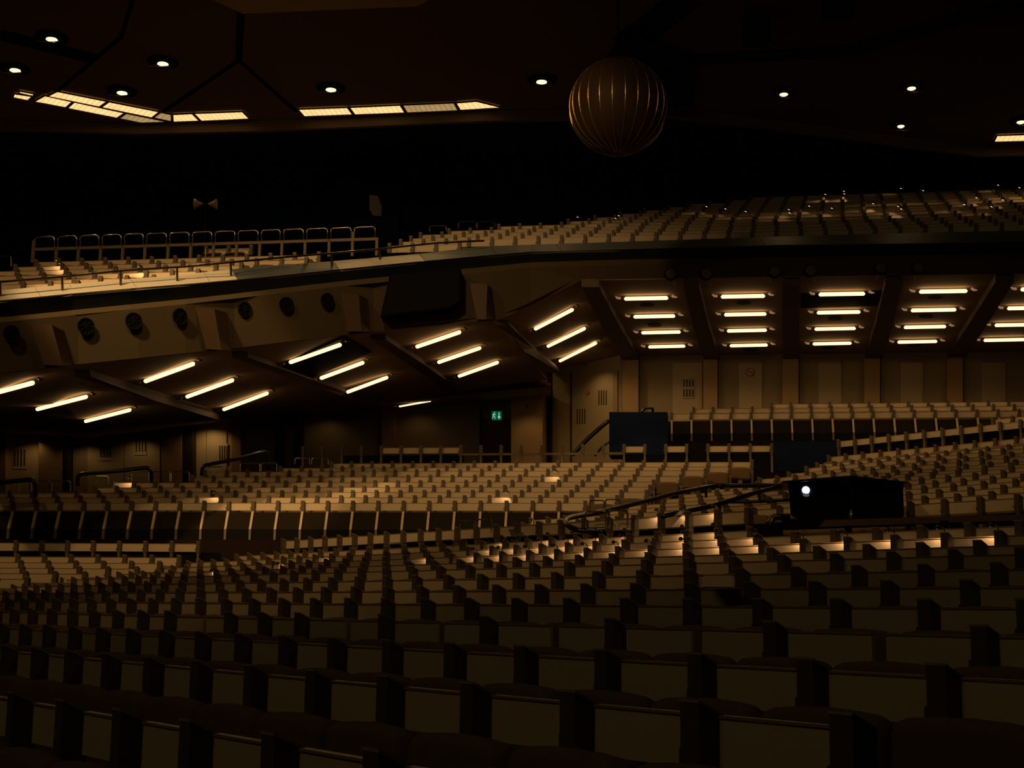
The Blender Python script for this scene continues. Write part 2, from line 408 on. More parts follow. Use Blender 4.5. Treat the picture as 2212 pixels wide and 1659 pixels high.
# desks that front the tiers, each with its post
drow = {}
for d in desks:
    if d['vis'] or d['end']: drow.setdefault((d['block']), []).append(d)
DN = {'M':'wing front tier','N':'top wing tier','S':'lower left tier','L':'middle block front',
      'T':'bare post tier','VF':'upper wing front','R':'rear right front'}
for b, ds in drow.items():
    ds.sort(key=lambda d: d['x']); n = len(ds)
    for i, d in enumerate(ds):
        root = bpy.data.objects.new('front_row_desk' if not (d['end'] or d['nopanel']) else 'console_post', None); C.objects.link(root)
        root.location = d['P']; root.rotation_euler = (0, 0, rotz(d)); root.empty_display_size = .2
        pos = ordw(i)+' from the left' if i < (n+1)//2 else ('rightmost' if i == n-1 else ordw(n-1-i)+' from the right')
        if d['end'] or d['nopanel']:
            tag(root, 'brown post without panel, %s in %s' % (pos, DN[b]), 'post', 'posts of the '+DN[b])
        else:
            tag(root, 'beige desk panel, %s in %s' % (pos, DN[b]), 'desk', 'desks of the '+DN[b])
            wp = place(ME['writing_panel'], 'writing_panel', root); place(ME['edge_rail'], 'edge_rail', wp)
        cn = place(ME['console'], 'console', root); place(ME['console_cap'], 'console_cap', cn)
        if d['typ'] == 'front':
            place(ME['support_post'], 'support_post', root); place(ME['post_foot'], 'post_foot', root)
        else: place(ME['console_post'], 'support_post', root)

# ------------------------------------------------------------------ terraces
TB = [0]
def terrace(keys, back, base):
    rows = []
    for k, v in terr.items():
        if k[0] in keys: rows += [(r[0], r[1], r[2], r[3], k[1], r[4]) for r in v]
    rows.sort()
    m = MB()
    for i, (d, z, a, b, az, typ) in enumerate(rows):
        n, u = nvec(az), uvec(az)
        prev = rows[i-1][0] if i else d-1.15
        y0 = prev+.10 if i else d-(.9 if keys[0][0] == 'B' else 1.15); y1 = d+.10
        if i == len(rows)-1: y1 = d+.14
        if keys[0][0] == 'B': y0 = max(y0, d-.45)
        if typ != 'seat': y0 = max(y0, d-.30) if keys[0] in ('L','R') else y0
        if keys[0][0] == 'B': b -= .85; y0 = max(y0, d-.28)
        poly = [u*a+n*y0, u*b+n*y0, u*b+n*y1, u*a+n*y1]
        m.prism([p+Vector((0,0,z)) for p in poly], Vector((0,0,-(.09 if keys[0][0] == 'B' else .5))))
    return struct('floor', m, 'carpet')
terrace(('W',), 1.2, 0); terrace(('V',), 1.2, 0); terrace(('VF',), 1.2, 0); terrace(('S',), 1, 0); terrace(('L',), 1, 0); terrace(('R',), 1, 0)
terrace(('B',), 1, 0); terrace(('B2',), 1, 0); terrace(('M',),1,0); terrace(('N',),1,0); terrace(('T',),1,0)
terrace(('N2',),1,0); terrace(('B3',),1,0); terrace(('B4',),1,0)
# hall ground far below everything
m = MB(); m.box(-60, 60, -12, 75, -1.3, -1.0); struct('floor', m, 'carpet')

def tier_wall(name, az, dist, pxa, pxb, ztop_px, z_bot, mats, thick=.1, push=0.0):
    n = nvec(az); A = atn(pxa, ztop_px[0], n, dist+push); B = atn(pxb, ztop_px[1], n, dist+push)
    m = MB(); m.prism([A, B, Vector((B.x,B.y,z_bot)), Vector((A.x,A.y,z_bot))], n*thick); return struct(name, m, mats)
# boards behind the posts of the middle block and the rear right block, their steel strips
def front_board(dist, A0, A1, label, blk):
    n = NL
    P0 = atn(A0[0], A0[1], n, dist); P1 = atn(A1[0], A1[1], n, dist); u = (P1-P0).normalized(); b = .27
    def pt(P, y, z): return P+n*y+Vector((0,0,z))
    m = MB()
    m.prism([pt(P0,.07,-b-.02), pt(P0,-.09,-b-.46), pt(P0,-.05,-b-.46), pt(P0,.11,-b-.02)], P1-P0)
    struct('wall_tier', m, 'board')
    m = MB(); m.prism([pt(P0,-.09,-b-.46), pt(P0,-.09,-b-.74), pt(P0,-.04,-b-.74), pt(P0,-.04,-b-.46)], P1-P0)
    struct('wall_tier', m, 'black')
    m = MB(); m.prism([pt(P0,-.20,-b-.745), pt(P0,-.20,-b-.77), pt(P0,-.02,-b-.77), pt(P0,-.02,-b-.745)], P1-P0)
    o = m.obj('steel_strip', 'strip'); tag(o, label, 'metal strip')
    m = MB(); m.prism([pt(P0,-.12,-b-.78), pt(P0,-.12,-b-2.2), pt(P0,.0,-b-2.2), pt(P0,.0,-b-.78)], P1-P0)
    struct('wall_tier', m, 'blue')
front_board(33.9, (-120,1081.5), (1330,1081), 'polished steel strip running along the foot of the left middle block posts', 'L')
front_board(45.8, (1440,891), (2650,881), 'polished steel strip along the foot of the rear right block posts', 'R')
# black sheets put in for the shaded void below the open desk rows
def gap_front(dist, az, A0, A1, drop0, drop1, back=.18):
    n = nvec(az); P0 = atn(A0[0],A0[1],n,dist); P1 = atn(A1[0],A1[1],n,dist)
    m = MB(); m.prism([P0+n*back+Vector((0,0,-drop0)), P0+n*back+Vector((0,0,-drop1)), P0+n*(back+.06)+Vector((0,0,-drop1)), P0+n*(back+.06)+Vector((0,0,-drop0))], P1-P0)
    struct('wall_tier', m, 'black')
gap_front(31.2, AL, (-120,1168), (470,1169), .26, 1.3)
gap_front(16.3, AW, (613,1164), (1668,1091), .26, 1.3)
gap_front(19.0, AW, (1940,1083.8), (2650,1037.3), .27, 1.2)
gap_front(35.5, AW, (1806,950), (2650,852), .26, 1.4)
gap_front(43.3, AL, (735,966), (1000,963), .26, 1.3)
gap_front(43.3, AL, (1344,960.2), (1668,957.4), .30, 1.3)
# rail of the bare posts
P0 = atn(990, 963, NL, 43.3); P1 = atn(1344.7, 960.2, NL, 43.3)
m = MB(); m.prism([P0+NL*.03+Vector((0,0,-.24)), P0+NL*.03+Vector((0,0,-.31)), P0+NL*.08+Vector((0,0,-.31)), P0+NL*.08+Vector((0,0,-.24))], P1-P0)
tag(m.obj('crossbar', 'post'), 'thin brown crossbar joining the bare posts behind the middle block', 'rail')

# blue stair enclosures
def px_box(name, x0, x1, y0, y1, n, dist, depth, mats):
    A = atn(x0,y0,n,dist); B = atn(x1,y0,n,dist); Cc = atn(x1,y1,n,dist); D = atn(x0,y1,n,dist)
    m = MB(); m.prism([A,B,Vector((B.x,B.y,Cc.z)),Vector((A.x,A.y,Cc.z))], n*depth); return m
tag(px_box('',1316,1441.5,890,985,NL,44.6,.9,'blue').obj('stair_enclosure','blue'), 'dark blue stair enclosure panel standing left of the rear right block', 'partition')
tag(px_box('',1666,1806,954,1018,NL,44.2,.6,'blue').obj('stair_enclosure','blue'), 'low dark blue panel between the rear post row and the upper wing', 'partition')
# brown ground between blocks (steps at the end of the middle block)
m = MB()
for k in range(2, 10):
    a, x0, x1 = la[k]
    d = 33.9+1.02*(k-1); P = atn(x1-6, a[1]+10, NL, d); z = [r for r in terr[('L',AL)] if abs(r[0]-d) < .01][0][1]
    base = Vector((P.x,P.y,z+.02))
    m.prism([base+NL*-.5, base+UL*3.2+NL*-.5, base+UL*3.2+NL*.52, base+NL*.52], Vector((0,0,-.5)))
struct('floor', m, 'beam')

# ------------------------------------------------------------------ walls at the back
WD = 49.6
def wq(x0, x1, y0, y1, off=0.0, n=NL, dist=WD, thick=.08):
    A = atn(x0,y0,n,dist-off); B = atn(x1,y0,n,dist-off); D = atn(x0,y1,n,dist-off); E = atn(x1,y1,n,dist-off)
    m = MB(); m.prism([A, B, E, D], n*thick); return m
struct('wall_back', wq(1340,2750,700,930), 'wall')
for i, (a, b) in enumerate(((1345,1379),(1519,1550),(1690,1725),(1867,1901),(2046,2080),(2228,2262),(2410,2446),(2600,2636))):
    struct('trim_%d' % (i+1), wq(a,b,760,925,.35,thick=.36), 'pillar')
    struct('trim_%d' % (i+11), wq(b,b+2.2,765,925,.10,thick=.06), 'groove')
# lighter door leaves
i = 0
for a, b in ((1453,1517),(1596,1646),(1768,1817),(1945,1993),(2120,2172)):
    i += 1
    d = struct('door_%d' % i, wq(a,b,781,925,.09,thick=.09), 'wall_light')
    e = wq(a,b,779,782.5,.16,thick=.1).obj('door_head','trim',d)
def vent(name, x0, x1, y0, y1, n, dist, rows=1, label='', cols=4):
    c = atn((x0+x1)/2, y1, n, dist)
    t = thing(name, c, label, 'vent')
    wq(x0,x1,y0,y1,0.0,n,dist-.03,.04).obj('vent_frame','wall_light',t)
    for r in range(rows):
        h = (y1-y0)/rows
        for k in range(cols):
            w = (x1-x0)/cols
            wq(x0+w*(k+.3),x0+w*(k+.72),y0+h*(r+.12),y0+h*(r+.85),0,n,dist-.055,.02).obj('slot','vent',t)
    return t
vent('wall_vent',1474,1500,817,860,NL,WD-.1,2,'slotted vent in two tiers on the leftmost pale panel of the rear right wall')
def nosmoke(x, y, n, dist, r, label):
    P = atn(x,y,n,dist); u = n.cross(Vector((0,0,1))).normalized()
    t = thing('prohibition_sign', P, label, 'sign')
    def ring(r0, r1, seg=28):
        m = MB(); vs = []
        for k in range(seg):
            a = 2*math.pi*k/seg; dd = u*math.cos(a)+Vector((0,0,1))*math.sin(a)
            vs += [P+dd*r0-n*.03, P+dd*r1-n*.03, P+dd*r0-n*.01, P+dd*r1-n*.01]
        fs = []
        for k in range(seg):
            a = 4*k; b = 4*((k+1) % seg)
            fs += [(a,b,b+1,a+1),(a+2,a+3,b+3,b+2),(a+1,b+1,b+3,a+3),(a,a+2,b+2,b)]
        return m.add(vs, fs)
    ring(.001, r*.8).obj('sign_face','sign_pale',t); ring(r*.8, r).obj('sign_ring','sign_red',t)
    q = (u+Vector((0,0,-1))).normalized(); w = q.cross(n).normalized()*r*.09
    m = MB(); m.prism([P-q*r*.82+w-n*.035, P+q*r*.82+w-n*.035, P+q*r*.82-w-n*.035, P-q*r*.82-w-n*.035], -n*.01); m.obj('slash','sign_red',t)
    m = MB(); m.prism([P-u*r*.5+Vector((0,0,r*.08))-n*.033, P+u*r*.45+Vector((0,0,r*.08))-n*.033, P+u*r*.45-Vector((0,0,r*.08))-n*.033, P-u*r*.5-Vector((0,0,r*.08))-n*.033], -n*.004)
    m.obj('cigarette','vent',t)
nosmoke(1620,804,NL,WD-.13,.15,'round red prohibition sign on the pale panel left of the second pillar')
# oblique wall piece between x 1185 and 1340
P1w = atn(1340,800,NL,WD)
wd = P1w.dot(NW)-EYE.dot(NW)
def wo(x0,x1,y0,y1,off=0,thick=.08): return wq(x0,x1,y0,y1,off,NW,wd,thick)
struct('wall_corner', wo(1185,1340,735,1010), 'wall_light')
struct('trim_21', wo(1181,1189,790,1010,.12,.1), 'groove')
struct('trim_22', wo(1324,1333,800,1010,.10,.1), 'wall')
struct('door_8', wo(1233,1325,805,1000,.05,.05), 'wall_light')
struct('trim_23', wo(1232,1233.3,805,1000,.10,.1), 'groove')
vent('wall_vent',1244,1266,878,923,NW,wd,1,'lower left slotted vent on the oblique corner wall')
vent('wall_vent',1291,1312,838,882,NW,wd,1,'upper right slotted vent on the oblique corner wall')
nosmoke(1271,847,NW,wd-.06,.09,'small red round sign beside the upper vent on the oblique corner wall')
# left rear wall
LD = 53.0
def wl(x0,x1,y0,y1,off=0,thick=.08): return wq(x0,x1,y0,y1,off,NL,LD,thick)
struct('wall_left', wl(-140,1190,820,1080), 'wall')
j = 30
for a, b in ((-30,12),(84,133),(352,392),(500,520),(824,852)):
    j += 1; struct('trim_%d' % j, wl(a,b,830,1075,.5,.5), 'pillar')
for a, b in ((133,147),(392,416),(594,606),(634,650),(818,824)):
    j += 1; struct('trim_%d' % j, wl(a,b,830,1075,.45,.45), 'groove')
k = 8
for a, b in ((12,84),(188,268),(268,346),(416,446),(446,490)):
    k += 1; struct('door_%d' % k, wl(a+.8,b-.8,880,1075,.06,.06), 'wall_light')
for (a,b,c,d,lab) in ((28,56,965,1013,'wall vent slots at the far left behind the left hoops'),(214,241,943,995,'slotted vent on the left rear wall above the long handrail'),
    (291,317,930,983,'slotted vent nearest the right end of the long left handrail'),(472,492,958,998,'dim slotted vent behind the second left handrail')):
    vent('wall_vent',a,b,c,d,NL,LD-.06,1,lab)
for (x, y, e, lab) in ((446,914,26,'small lit wall washer over the left rear wall near the second handrail'),(290,939,8,'small recessed wall washer over the vents at left'),
        (60,945,9,'small added wall washer at the far left'),(170,951,7,'small added wall washer beside the left pillar'),(700,891,3,'dim added wall washer over the dark rear wall'),(900,879,3,'dim added wall washer left of the red door')):  # these four washers are added to brighten the rear wall
    P = atn(x,y,NL,LD-.9); t = thing('wall_washer', P, lab, 'lamp')
    m = MB(); m.lathe([(.07,0),(.08,.05),(.05,.09)],14,0,Matrix.Translation(P)); m.obj('housing','dmetal',t)
    lamp('SPOT','washer_beam',P-Vector((0,0,.03)),P+Vector((0,.45,-2)),e,size=.04,spot=2.5,blend=.7,parent=t)
for (x, y, n_, d_, e, lab) in ((1262,790,NW,wd-1.0,16,'small added washer over the oblique corner wall'),(1138,880,NL,LD-3.0,9,'small added washer over the ochre pillar beside the red door')):  # both washers added to brighten the corner wall and pillar
    P = atn(x,y,n_,d_); t = thing('wall_washer', P, lab, 'lamp')
    m = MB(); m.lathe([(.05,0),(.06,.04),(.03,.07)],14,0,Matrix.Translation(P)); m.obj('housing','dmetal',t)
    lamp('SPOT','washer_beam',P-Vector((0,0,.03)),P+n_*.5+Vector((0,0,-2)),e,size=.04,spot=2.5,blend=.7,parent=t)
# recess with exit sign and red door
m = wl(1040,1104,905,1075,.10,.1); struct('door_7', m, 'red')
struct('trim_50', wl(1036,1040,880,1075,.2,.2), 'groove')
struct('wall_pillar', wl(1104,1172,820,1075,2.0,1.9), 'pillar')
E = atn(1072,898,NL,LD-1.2)
t = thing('exit_sign', E, 'green lit emergency exit sign with running figure and arrow', 'sign')
wq(1062,1083,888,907,0,NL,LD-1.2,.1).obj('sign_box','green',t)
wq(1077,1079,890.5,902,0,NL,LD-1.23,.02).obj('arrow_shaft','greenw',t)
A = [atn(x,y,NL,LD-1.23) for x,y in ((1074.5,899.5),(1081.5,899.5),(1078,905.5))]
m = MB(); m.prism(A, NL*.02); m.obj('arrow_head','greenw',t)
m = MB()
for (x,y,x2,y2,w) in ((1067.5,892,1066,898,1.3),(1066,898,1063.8,904,.9),(1066,898,1069.5,900.5,.9),(1069.5,900.5,1069,905,.8),(1067.5,894,1071.5,896,.7),(1067.2,894,1064,896.5,.7)):
    a_ = atn(x,y,NL,LD-1.23); b_ = atn(x2,y2,NL,LD-1.23); m.tube([a_,b_], w*.0165, 6)
a_ = atn(1069,890.2,NL,LD-1.23); m.add([(v[0],v[1],v[2]) for v in [(a_.x-.02,a_.y,a_.z),(a_.x,a_.y,a_.z+.02),(a_.x+.02,a_.y,a_.z),(a_.x,a_.y,a_.z-.02)]],[(0,1,2,3)])
m.obj('running_figure','greenw',t)

# ------------------------------------------------------------------ balcony front: ledge, lip, fascia
XS = [-120,0,154,282,400,581,744,900,1046,1146,1350,1676,2000,2330,2750]
def ledD(x):
    # distance along the view axis of the ledge
    return None if x > 1146 else lerp(TD, x)
TD = [(-120,28.2),(0,29.0),(165,30.3),(335,31.3),(445,32.3),(525,33.2),(662,34.2),(820,35.6),(1000,36.4),(1146,36.71)]
def lerp(tab, x):
    for (a, b), (c, d) in zip(tab, tab[1:]):
        if a <= x <= c: return b+(d-b)*(x-a)/(c-a)
    return tab[0][1] if x < tab[0][0] else tab[-1][1]
def led(x, y, back=0.0):
    D = ledD(x)
    if D is None: P = atn(x, y, NL, 35.3+back); return P
    return at(x, y, D+back)
def lerp(tab, x):
    for (a, b), (c, d) in zip(tab, tab[1:]):
        if a <= x <= c: return b+(d-b)*(x-a)/(c-a)
    return tab[0][1] if x < tab[0][0] else tab[-1][1]
TA = [(-120,661),(0,650),(154,635),(282,624),(400,614.5),(581,598.4),(744,581.4),(900,566),(1046,553),(1146,544.7),(1350,539.5),(1676,530),(2000,526),(2330,521),(2750,514)]
TBB = [(-120,636),(0,627),(27,624.6),(258,604.8),(400,592.5),(542,577),(716,564.5),(900,548.7),(1046,532),(1146,528.5),(1350,522),(1798,507),(2330,495),(2750,485)]
TC = [(-120,690),(0,684),(400,645),(744,606),(1146,566),(1350,560),(2330,545),(2750,538)]
TF = [(-120,822),(0,806),(169,787),(506,752),(807,716),(1081,690),(1256,606),(1350,603),(2330,588),(2750,580)]
def strip(t0, b0, t1, b1, xs, mats, name, thick=.06, kind='structure', sec=True):
    m = MB()
    for a, b in zip(xs, xs[1:]):
        q = [led(a,lerp(t0,a),b0), led(b,lerp(t0,b),b0), led(b,lerp(t1,b),b1), led(a,lerp(t1,a),b1)]
        m.add(q+[v+Vector((0,thick,0)) for v in q], [(0,1,2,3),(7,6,5,4),(0,4,5,1),(3,2,6,7),(0,3,7,4),(1,5,6,2)])
    return struct(name, m, mats)
# ledge panels, one per joint
LX = [-120,-12,75,150,282,440,500,720,905,1060,1200,1420,1640,1860,2080,2330,2540,2750]
for a, b in zip(LX, LX[1:]):
    m = MB(); sub = [a+.6]+[x for x in XS if a < x < b]+[b-.6]
    for p, q_ in zip(sub, sub[1:]):
        sh = 14
        q = [led(p,lerp(TBB,p),.55), led(q_,lerp(TBB,q_),.55), led(q_+(sh if q_ == sub[-1] else 0),lerp(TA,q_+(sh if q_ == sub[-1] else 0)),0), led(p+(sh if p == sub[0] else 0),lerp(TA,p+(sh if p == sub[0] else 0)),0)]
        m.add(q+[v+Vector((0,.03,-.04)) for v in q], [(0,1,2,3),(7,6,5,4),(0,4,5,1),(3,2,6,7),(0,3,7,4),(1,5,6,2)])
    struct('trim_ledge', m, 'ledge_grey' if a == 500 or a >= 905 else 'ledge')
TA2 = [(x,y+.8) for x,y in TA]
strip(TA2, 0.0, TC, .18, XS, 'lip', 'trim_lip')
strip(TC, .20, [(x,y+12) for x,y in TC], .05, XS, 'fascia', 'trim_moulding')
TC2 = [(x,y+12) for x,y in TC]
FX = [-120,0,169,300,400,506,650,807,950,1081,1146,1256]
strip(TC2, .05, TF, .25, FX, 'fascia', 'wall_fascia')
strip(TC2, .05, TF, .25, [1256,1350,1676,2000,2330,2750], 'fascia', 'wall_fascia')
m = MB(); pts = [led(x, lerp(TA,x)-.3, -.02) for x in XS]; m.tube(pts, .008, 6)
tag(m.obj('edge_bead','metal'), 'thin bright metal bead along the lower edge of the balcony ledge', 'metal strip')
# slim guard rail over the ledge
R1 = [(-60,612),(0,609),(133,598),(260,585),(400,576),(600,557),(820,538),(940,525),(1046,520)]
pts = [led(x, y, .12) for x, y in R1]
t = thing('ledge_rail', pts[1], 'slim dark handrail running above the pale balcony ledge on the left', 'rail')
m = MB(); m.tube(pts, .025, 8); m.obj('top_bar','dmetal',t)
for x in (0,134,260,382,498,716,820):
    yt = lerp(R1, x); yb = lerp(TBB, x)*.45+lerp(TA, x)*.55
    a = led(x,yt,.12); b = led(x+1.0,yb,.25); m = MB(); m.tube([a,b], .028, 8); m.obj('rail_post','dmetal',t)

# round openings in the fascia
def fascia_pt(x, y, off=0):
    t0 = (y-lerp(TC2,x))/(lerp(TF,x)-lerp(TC2,x)); return led(x, y, .05+.20*t0-off)
i = 0
for (x, y, r) in ((22,720,17.5),(184,704,17.5),(287,693,17.5),(386,683,17),(526,668,16),(617,658,16),(705,649,15.5)):
    P = fascia_pt(x,y,.05); a = fascia_pt(x+10,y+1,.05)-fascia_pt(x-10,y-1,.05); u = a.normalized(); b = (fascia_pt(x,y-10,.05)-fascia_pt(x,y+10,.05)).normalized()
    rr = r*P.y/3000
    t = thing('round_vent', P, 'round dark opening in the balcony front, %s from the left' % ordw(i), 'vent', 'round openings along the left balcony front'); i += 1
    m = MB(); n_ = u.cross(b).normalized()
    if n_.y > 0: n_ = -n_
    vs = [P+n_*.0+(u*math.cos(2*math.pi*k/24)+b*math.sin(2*math.pi*k/24))*rr for k in range(24)]
    m.prism(vs, n_*.05); m.obj('opening','black',t)
    m = MB(); m.tube([P+n_*.06+(u*math.cos(2*math.pi*k/24)+b*math.sin(2*math.pi*k/24))*rr*1.02 for k in range(25)], .018, 6, cap=False); m.obj('rim','black',t)
    m = MB()
    for k in range(4):
        a_ = math.pi*k/4; dd = u*math.cos(a_)+b*math.sin(a_); m.tube([P+n_*.065-dd*rr*.9, P+n_*.065+dd*rr*.9], .01, 5)
    m.obj('grille','black',t)
# round spotlights hung under the right balcony front
i = 0
for (x, y, s) in ((1449,592,1),(1526,592,1),(1673,587,-1),(1751,585,1),(1902,579,-1),(1984,579,-1)):
    P = atn(x,y,NL,35.38); t = thing('round_speaker', P, 'round black fixture under the right balcony front, %s from the left' % ordw(i), 'fixture', 'round black fixtures under the right balcony front'); i += 1
    rr = 13.5*36.5/3000
    T = Matrix.Translation(P) @ Matrix.Rotation(math.radians(90), 4, 'X')
    m = MB(); m.lathe([(rr*.75,-.18),(rr*.98,-.10),(rr,.0),(rr*.9,.04)], 24, 0, T); m.obj('housing','black',t,True)
    m = MB(); m.lathe([(rr*.82,.041),(rr*.80,.05),(.01,.055)], 24, 0, T); m.obj('grille','console',t)
    m = MB(); a = atn(x+6*s,y+14,NL,35.5); b = atn(x+9*s,y+25,NL,35.5); m.tube([P+Vector((0,0,-rr*.5)),a,b], .018, 6); m.obj('bracket','post_beige',t)

# ------------------------------------------------------------------ under the balcony: bays of sloped soffit
def up(x, y): 
    D = ledD(x)
    return led(x, y, .25)
ST = {  # lower edge points: px -> world point
}
def dn(x, y, D): return at(x, y, D)
P2w = atn(1190,800,NW,wd)
bays = {
 1: ([up(-120,822), up(169,787)], [dn(500,903,47.5), dn(190,924,47.5), dn(-120,905,47.5)]),
 2: ([up(169,787), up(506,752)], [dn(830,872,48.5), dn(500,903,47.5)]),
 3: ([up(506,752), up(807,716)], [dn(1000,851,49.5), dn(830,872,48.5)]),
 4: ([up(807,716), up(1081,690)], [atn(1190,834,NL,49.5), dn(1000,851,49.5)]),
 5: ([up(1081,690), up(1256,606)], [atn(1345,766,NL,WD-.1), P2w]),
}
bayplane = {}
baytris = {}
for k, (a, b) in bays.items():
    poly = a+b; m = MB(); c = sum(poly, Vector())/len(poly)
    n_ = (a[1]-a[0]).cross(b[0]-a[1]).normalized()
    vs = [c]+poly; k0 = len(poly)
    m.add(vs+[v+Vector((0,0,.1)) for v in vs], [(0,i+1,(i+1) % k0+1) for i in range(k0)]+[(k0+1,k0+1+(i+1) % k0+1,k0+1+i+1) for i in range(k0)])
    struct('ceiling_soffit', m, 'soffit')
    baytris[k] = [(c, poly[i_], poly[(i_+1) % k0]) for i_ in range(k0)]
    # best plane through the first edge midpoint and the opposite points
    n2 = (a[1]-a[0]).cross(b[0]-a[0]).normalized(); n3 = (a[1]-a[0]).cross(b[-1]-a[0]).normalized()
    nn = (n2+n3).normalized(); bayplane[k] = (c, nn)
Ra, Rb = led(1256,606,.25), led(2750,580,.25); Rc, Rd = atn(2750,753,NL,WD), atn(1340,769,NL,WD)
m = MB(); m.prism([Ra,Rb,Rc,Rd], Vector((0,0,.12))); struct('ceiling_soffit', m, 'soffit')
rn = (Rb-Ra).cross(Rd-Ra).normalized(); bayplane[6] = (Ra, rn)
# lower continuation toward the left rear wall
low = [(-120,905,925),(190,924,946),(500,903,908),(830,872,876),(1000,851,868),(1190,834,862)]
m = MB()
for (a, y0, y1), (b, z0, z1) in zip(low, low[1:]):
    q = [dn(a,y0,47.5 if a < 600 else 48.8), dn(b,z0,47.5 if b < 600 else 48.8), atn(b,z1,NL,LD-.1), atn(a,y1,NL,LD-.1)]
    m.add(q+[v+Vector((0,0,.1)) for v in q], [(0,1,2,3),(7,6,5,4)])
struct('ceiling_soffit', m, 'soffit')
from mathutils.geometry import intersect_ray_tri
def bayhit(k, x, y):
    for a, b, c in baytris.get(k, []):
        h = intersect_ray_tri(a, b, c, ray(x, y), EYE, True)
        if h is not None:
            n_ = (b-a).cross(c-a).normalized(); return h, (n_ if n_.z < 0 else -n_)
    c, nn = bayplane[k]; nn = nn if nn.z < 0 else -nn
    return atplane(x, y, c, nn), nn
# beams
def beam(i, pts, w, d=.45):
    """pts: [(x,y,plane)] centre-left px line on the bay plane, box hanging below"""
    m = MB(); L = []
    for (x, y, k) in pts:
        h1, nn = bayhit(k, x, y); h2, _ = bayhit(k, x+w, y); L.append((h1, h2, nn))
    for (a, b, n1), (c, dd, n2) in zip(L, L[1:]):
        q = [a+n1*d, b+n1*d, dd+n2*d, c+n2*d, a-n1*.02, b-n1*.02, dd-n2*.02, c-n2*.02]
        m.add(q, [(0,1,2,3),(4,5,6,7),(0,1,5,4),(2,3,7,6)], 0); m.add(q, [(1,2,6,5),(0,3,7,4)], 0)
    struct('trim_beam', m, ['beam','beamedge'])
beam(1, [(160,800,2),(330,853,2),(470,897,2)], 34, .15)
beam(2, [(500,760,3),(660,818,3),(800,868,3)], 34, .15)
beam(3, [(800,722,4),(880,775,4),(975,845,4)], 32, .15)
beam(4, [(1066,692,5),(1120,745,5),(1180,797,5)], 30, .15)
beam(5, [(1256,604,6),(1300,690,6),(1345,768,6)], 38, .2)
beam(6, [(1476,602,6),(1497,690,6),(1521,767,6)], 34, .2)
beam(7, [(1690,600,6),(1690,690,6),(1692,765,6)], 36, .2)
beam(8, [(1912,596,6),(1890,690,6),(1868,763,6)], 38, .2)
beam(9, [(2150,592,6),(2096,680,6),(2046,760,6)], 40, .2)
# knees on the fascia
for pts in ([(66,700),(112,702),(142,716),(158,790),(95,788)], [(422,665),(463,667),(492,676),(500,756),(446,754)],
            [(737,634),(775,636),(797,648),(803,716),(752,716)], [(1015,612),(1053,614),(1064,624),(1072,690),(1030,690)]):
    q = [fascia_pt(x,y,.55 if i in (0,1) else .45) for i, (x,y) in enumerate(pts)]; back = [fascia_pt(x,y,-.1) for x,y in pts]
    m = MB(); n = len(q)
    f = [fascia_pt(pts[0][0],pts[0][1],.5), fascia_pt(pts[1][0],pts[1][1],.5), fascia_pt(pts[3][0]-22,pts[3][1],.75), fascia_pt(pts[4][0],pts[4][1],.75)]
    g = [fascia_pt(pts[0][0],pts[0][1],-.1), fascia_pt(pts[2][0],pts[2][1],-.05), fascia_pt(pts[3][0],pts[3][1],-.05), fascia_pt(pts[4][0],pts[4][1],-.1)]
    m.add(f+g, [(0,1,2,3)], 0); m.add(f+g, [(1,5,6,2)], 1); m.add(f+g, [(0,4,5,1),(3,2,6,7),(0,3,7,4),(4,7,6,5)], 0)
    struct('trim_knee', m, ['beam','beamedge'])
# loudspeaker cluster hung on the fascia
q = [fascia_pt(x,y,.55) for x,y in ((842,592),(996,580),(996,650),(972,665),(822,683))]
m = MB(); m.prism(q, Vector((0,.75,0)))
t = thing('loudspeaker_cluster', q[0], 'large black slanted loudspeaker box on the balcony front', 'loudspeaker')
m.obj('cabinet','black',t)
m = MB(); q2 = [p+(sum(q,Vector())/5-p)*.06-Vector((0,.02,0)) for p in q]; m.prism(q2, Vector((0,.02,0))); m.obj('grille_cloth','dwall',t)
# dark open hatches in the soffit
def patch(k, px, name, mm):
    nn = bayhit(k, *px[0])[1]; q = [bayhit(k,x,y)[0]+nn*.03 for x, y in px]; m = MB(); m.prism(q, nn*.02); return m.obj(name, mm)
tag(patch(3, [(596,790),(745,724),(802,757),(662,818)], 'ceiling_hatch','black'), 'dark square hatch in the sloped soffit behind the third bay tubes','hatch')
tag(patch(6, [(1732,633),(1905,627),(1896,657),(1730,662)], 'ceiling_hatch','black'), 'dark rectangular hatch in the right soffit between two tubes','hatch')
i = 0
for x, y in ((1607,652),(1398,656),(1804,686),(2020,640),(2000,681),(1620,753),(1790,749),(1975,744),(1414,700)):
    q = [(x-15,y-1),(x-8,y-4),(x+8,y-4),(x+15,y-1),(x+15,y+1),(x+8,y+3),(x-8,y+3),(x-15,y+1)]
    o = patch(6, q, 'ceiling_vent','groove'); tag(o, 'small dark oval vent in the right soffit, %s of nine counted from the first bay' % ordw(i), 'vent', 'oval vents in the right soffit'); i += 1

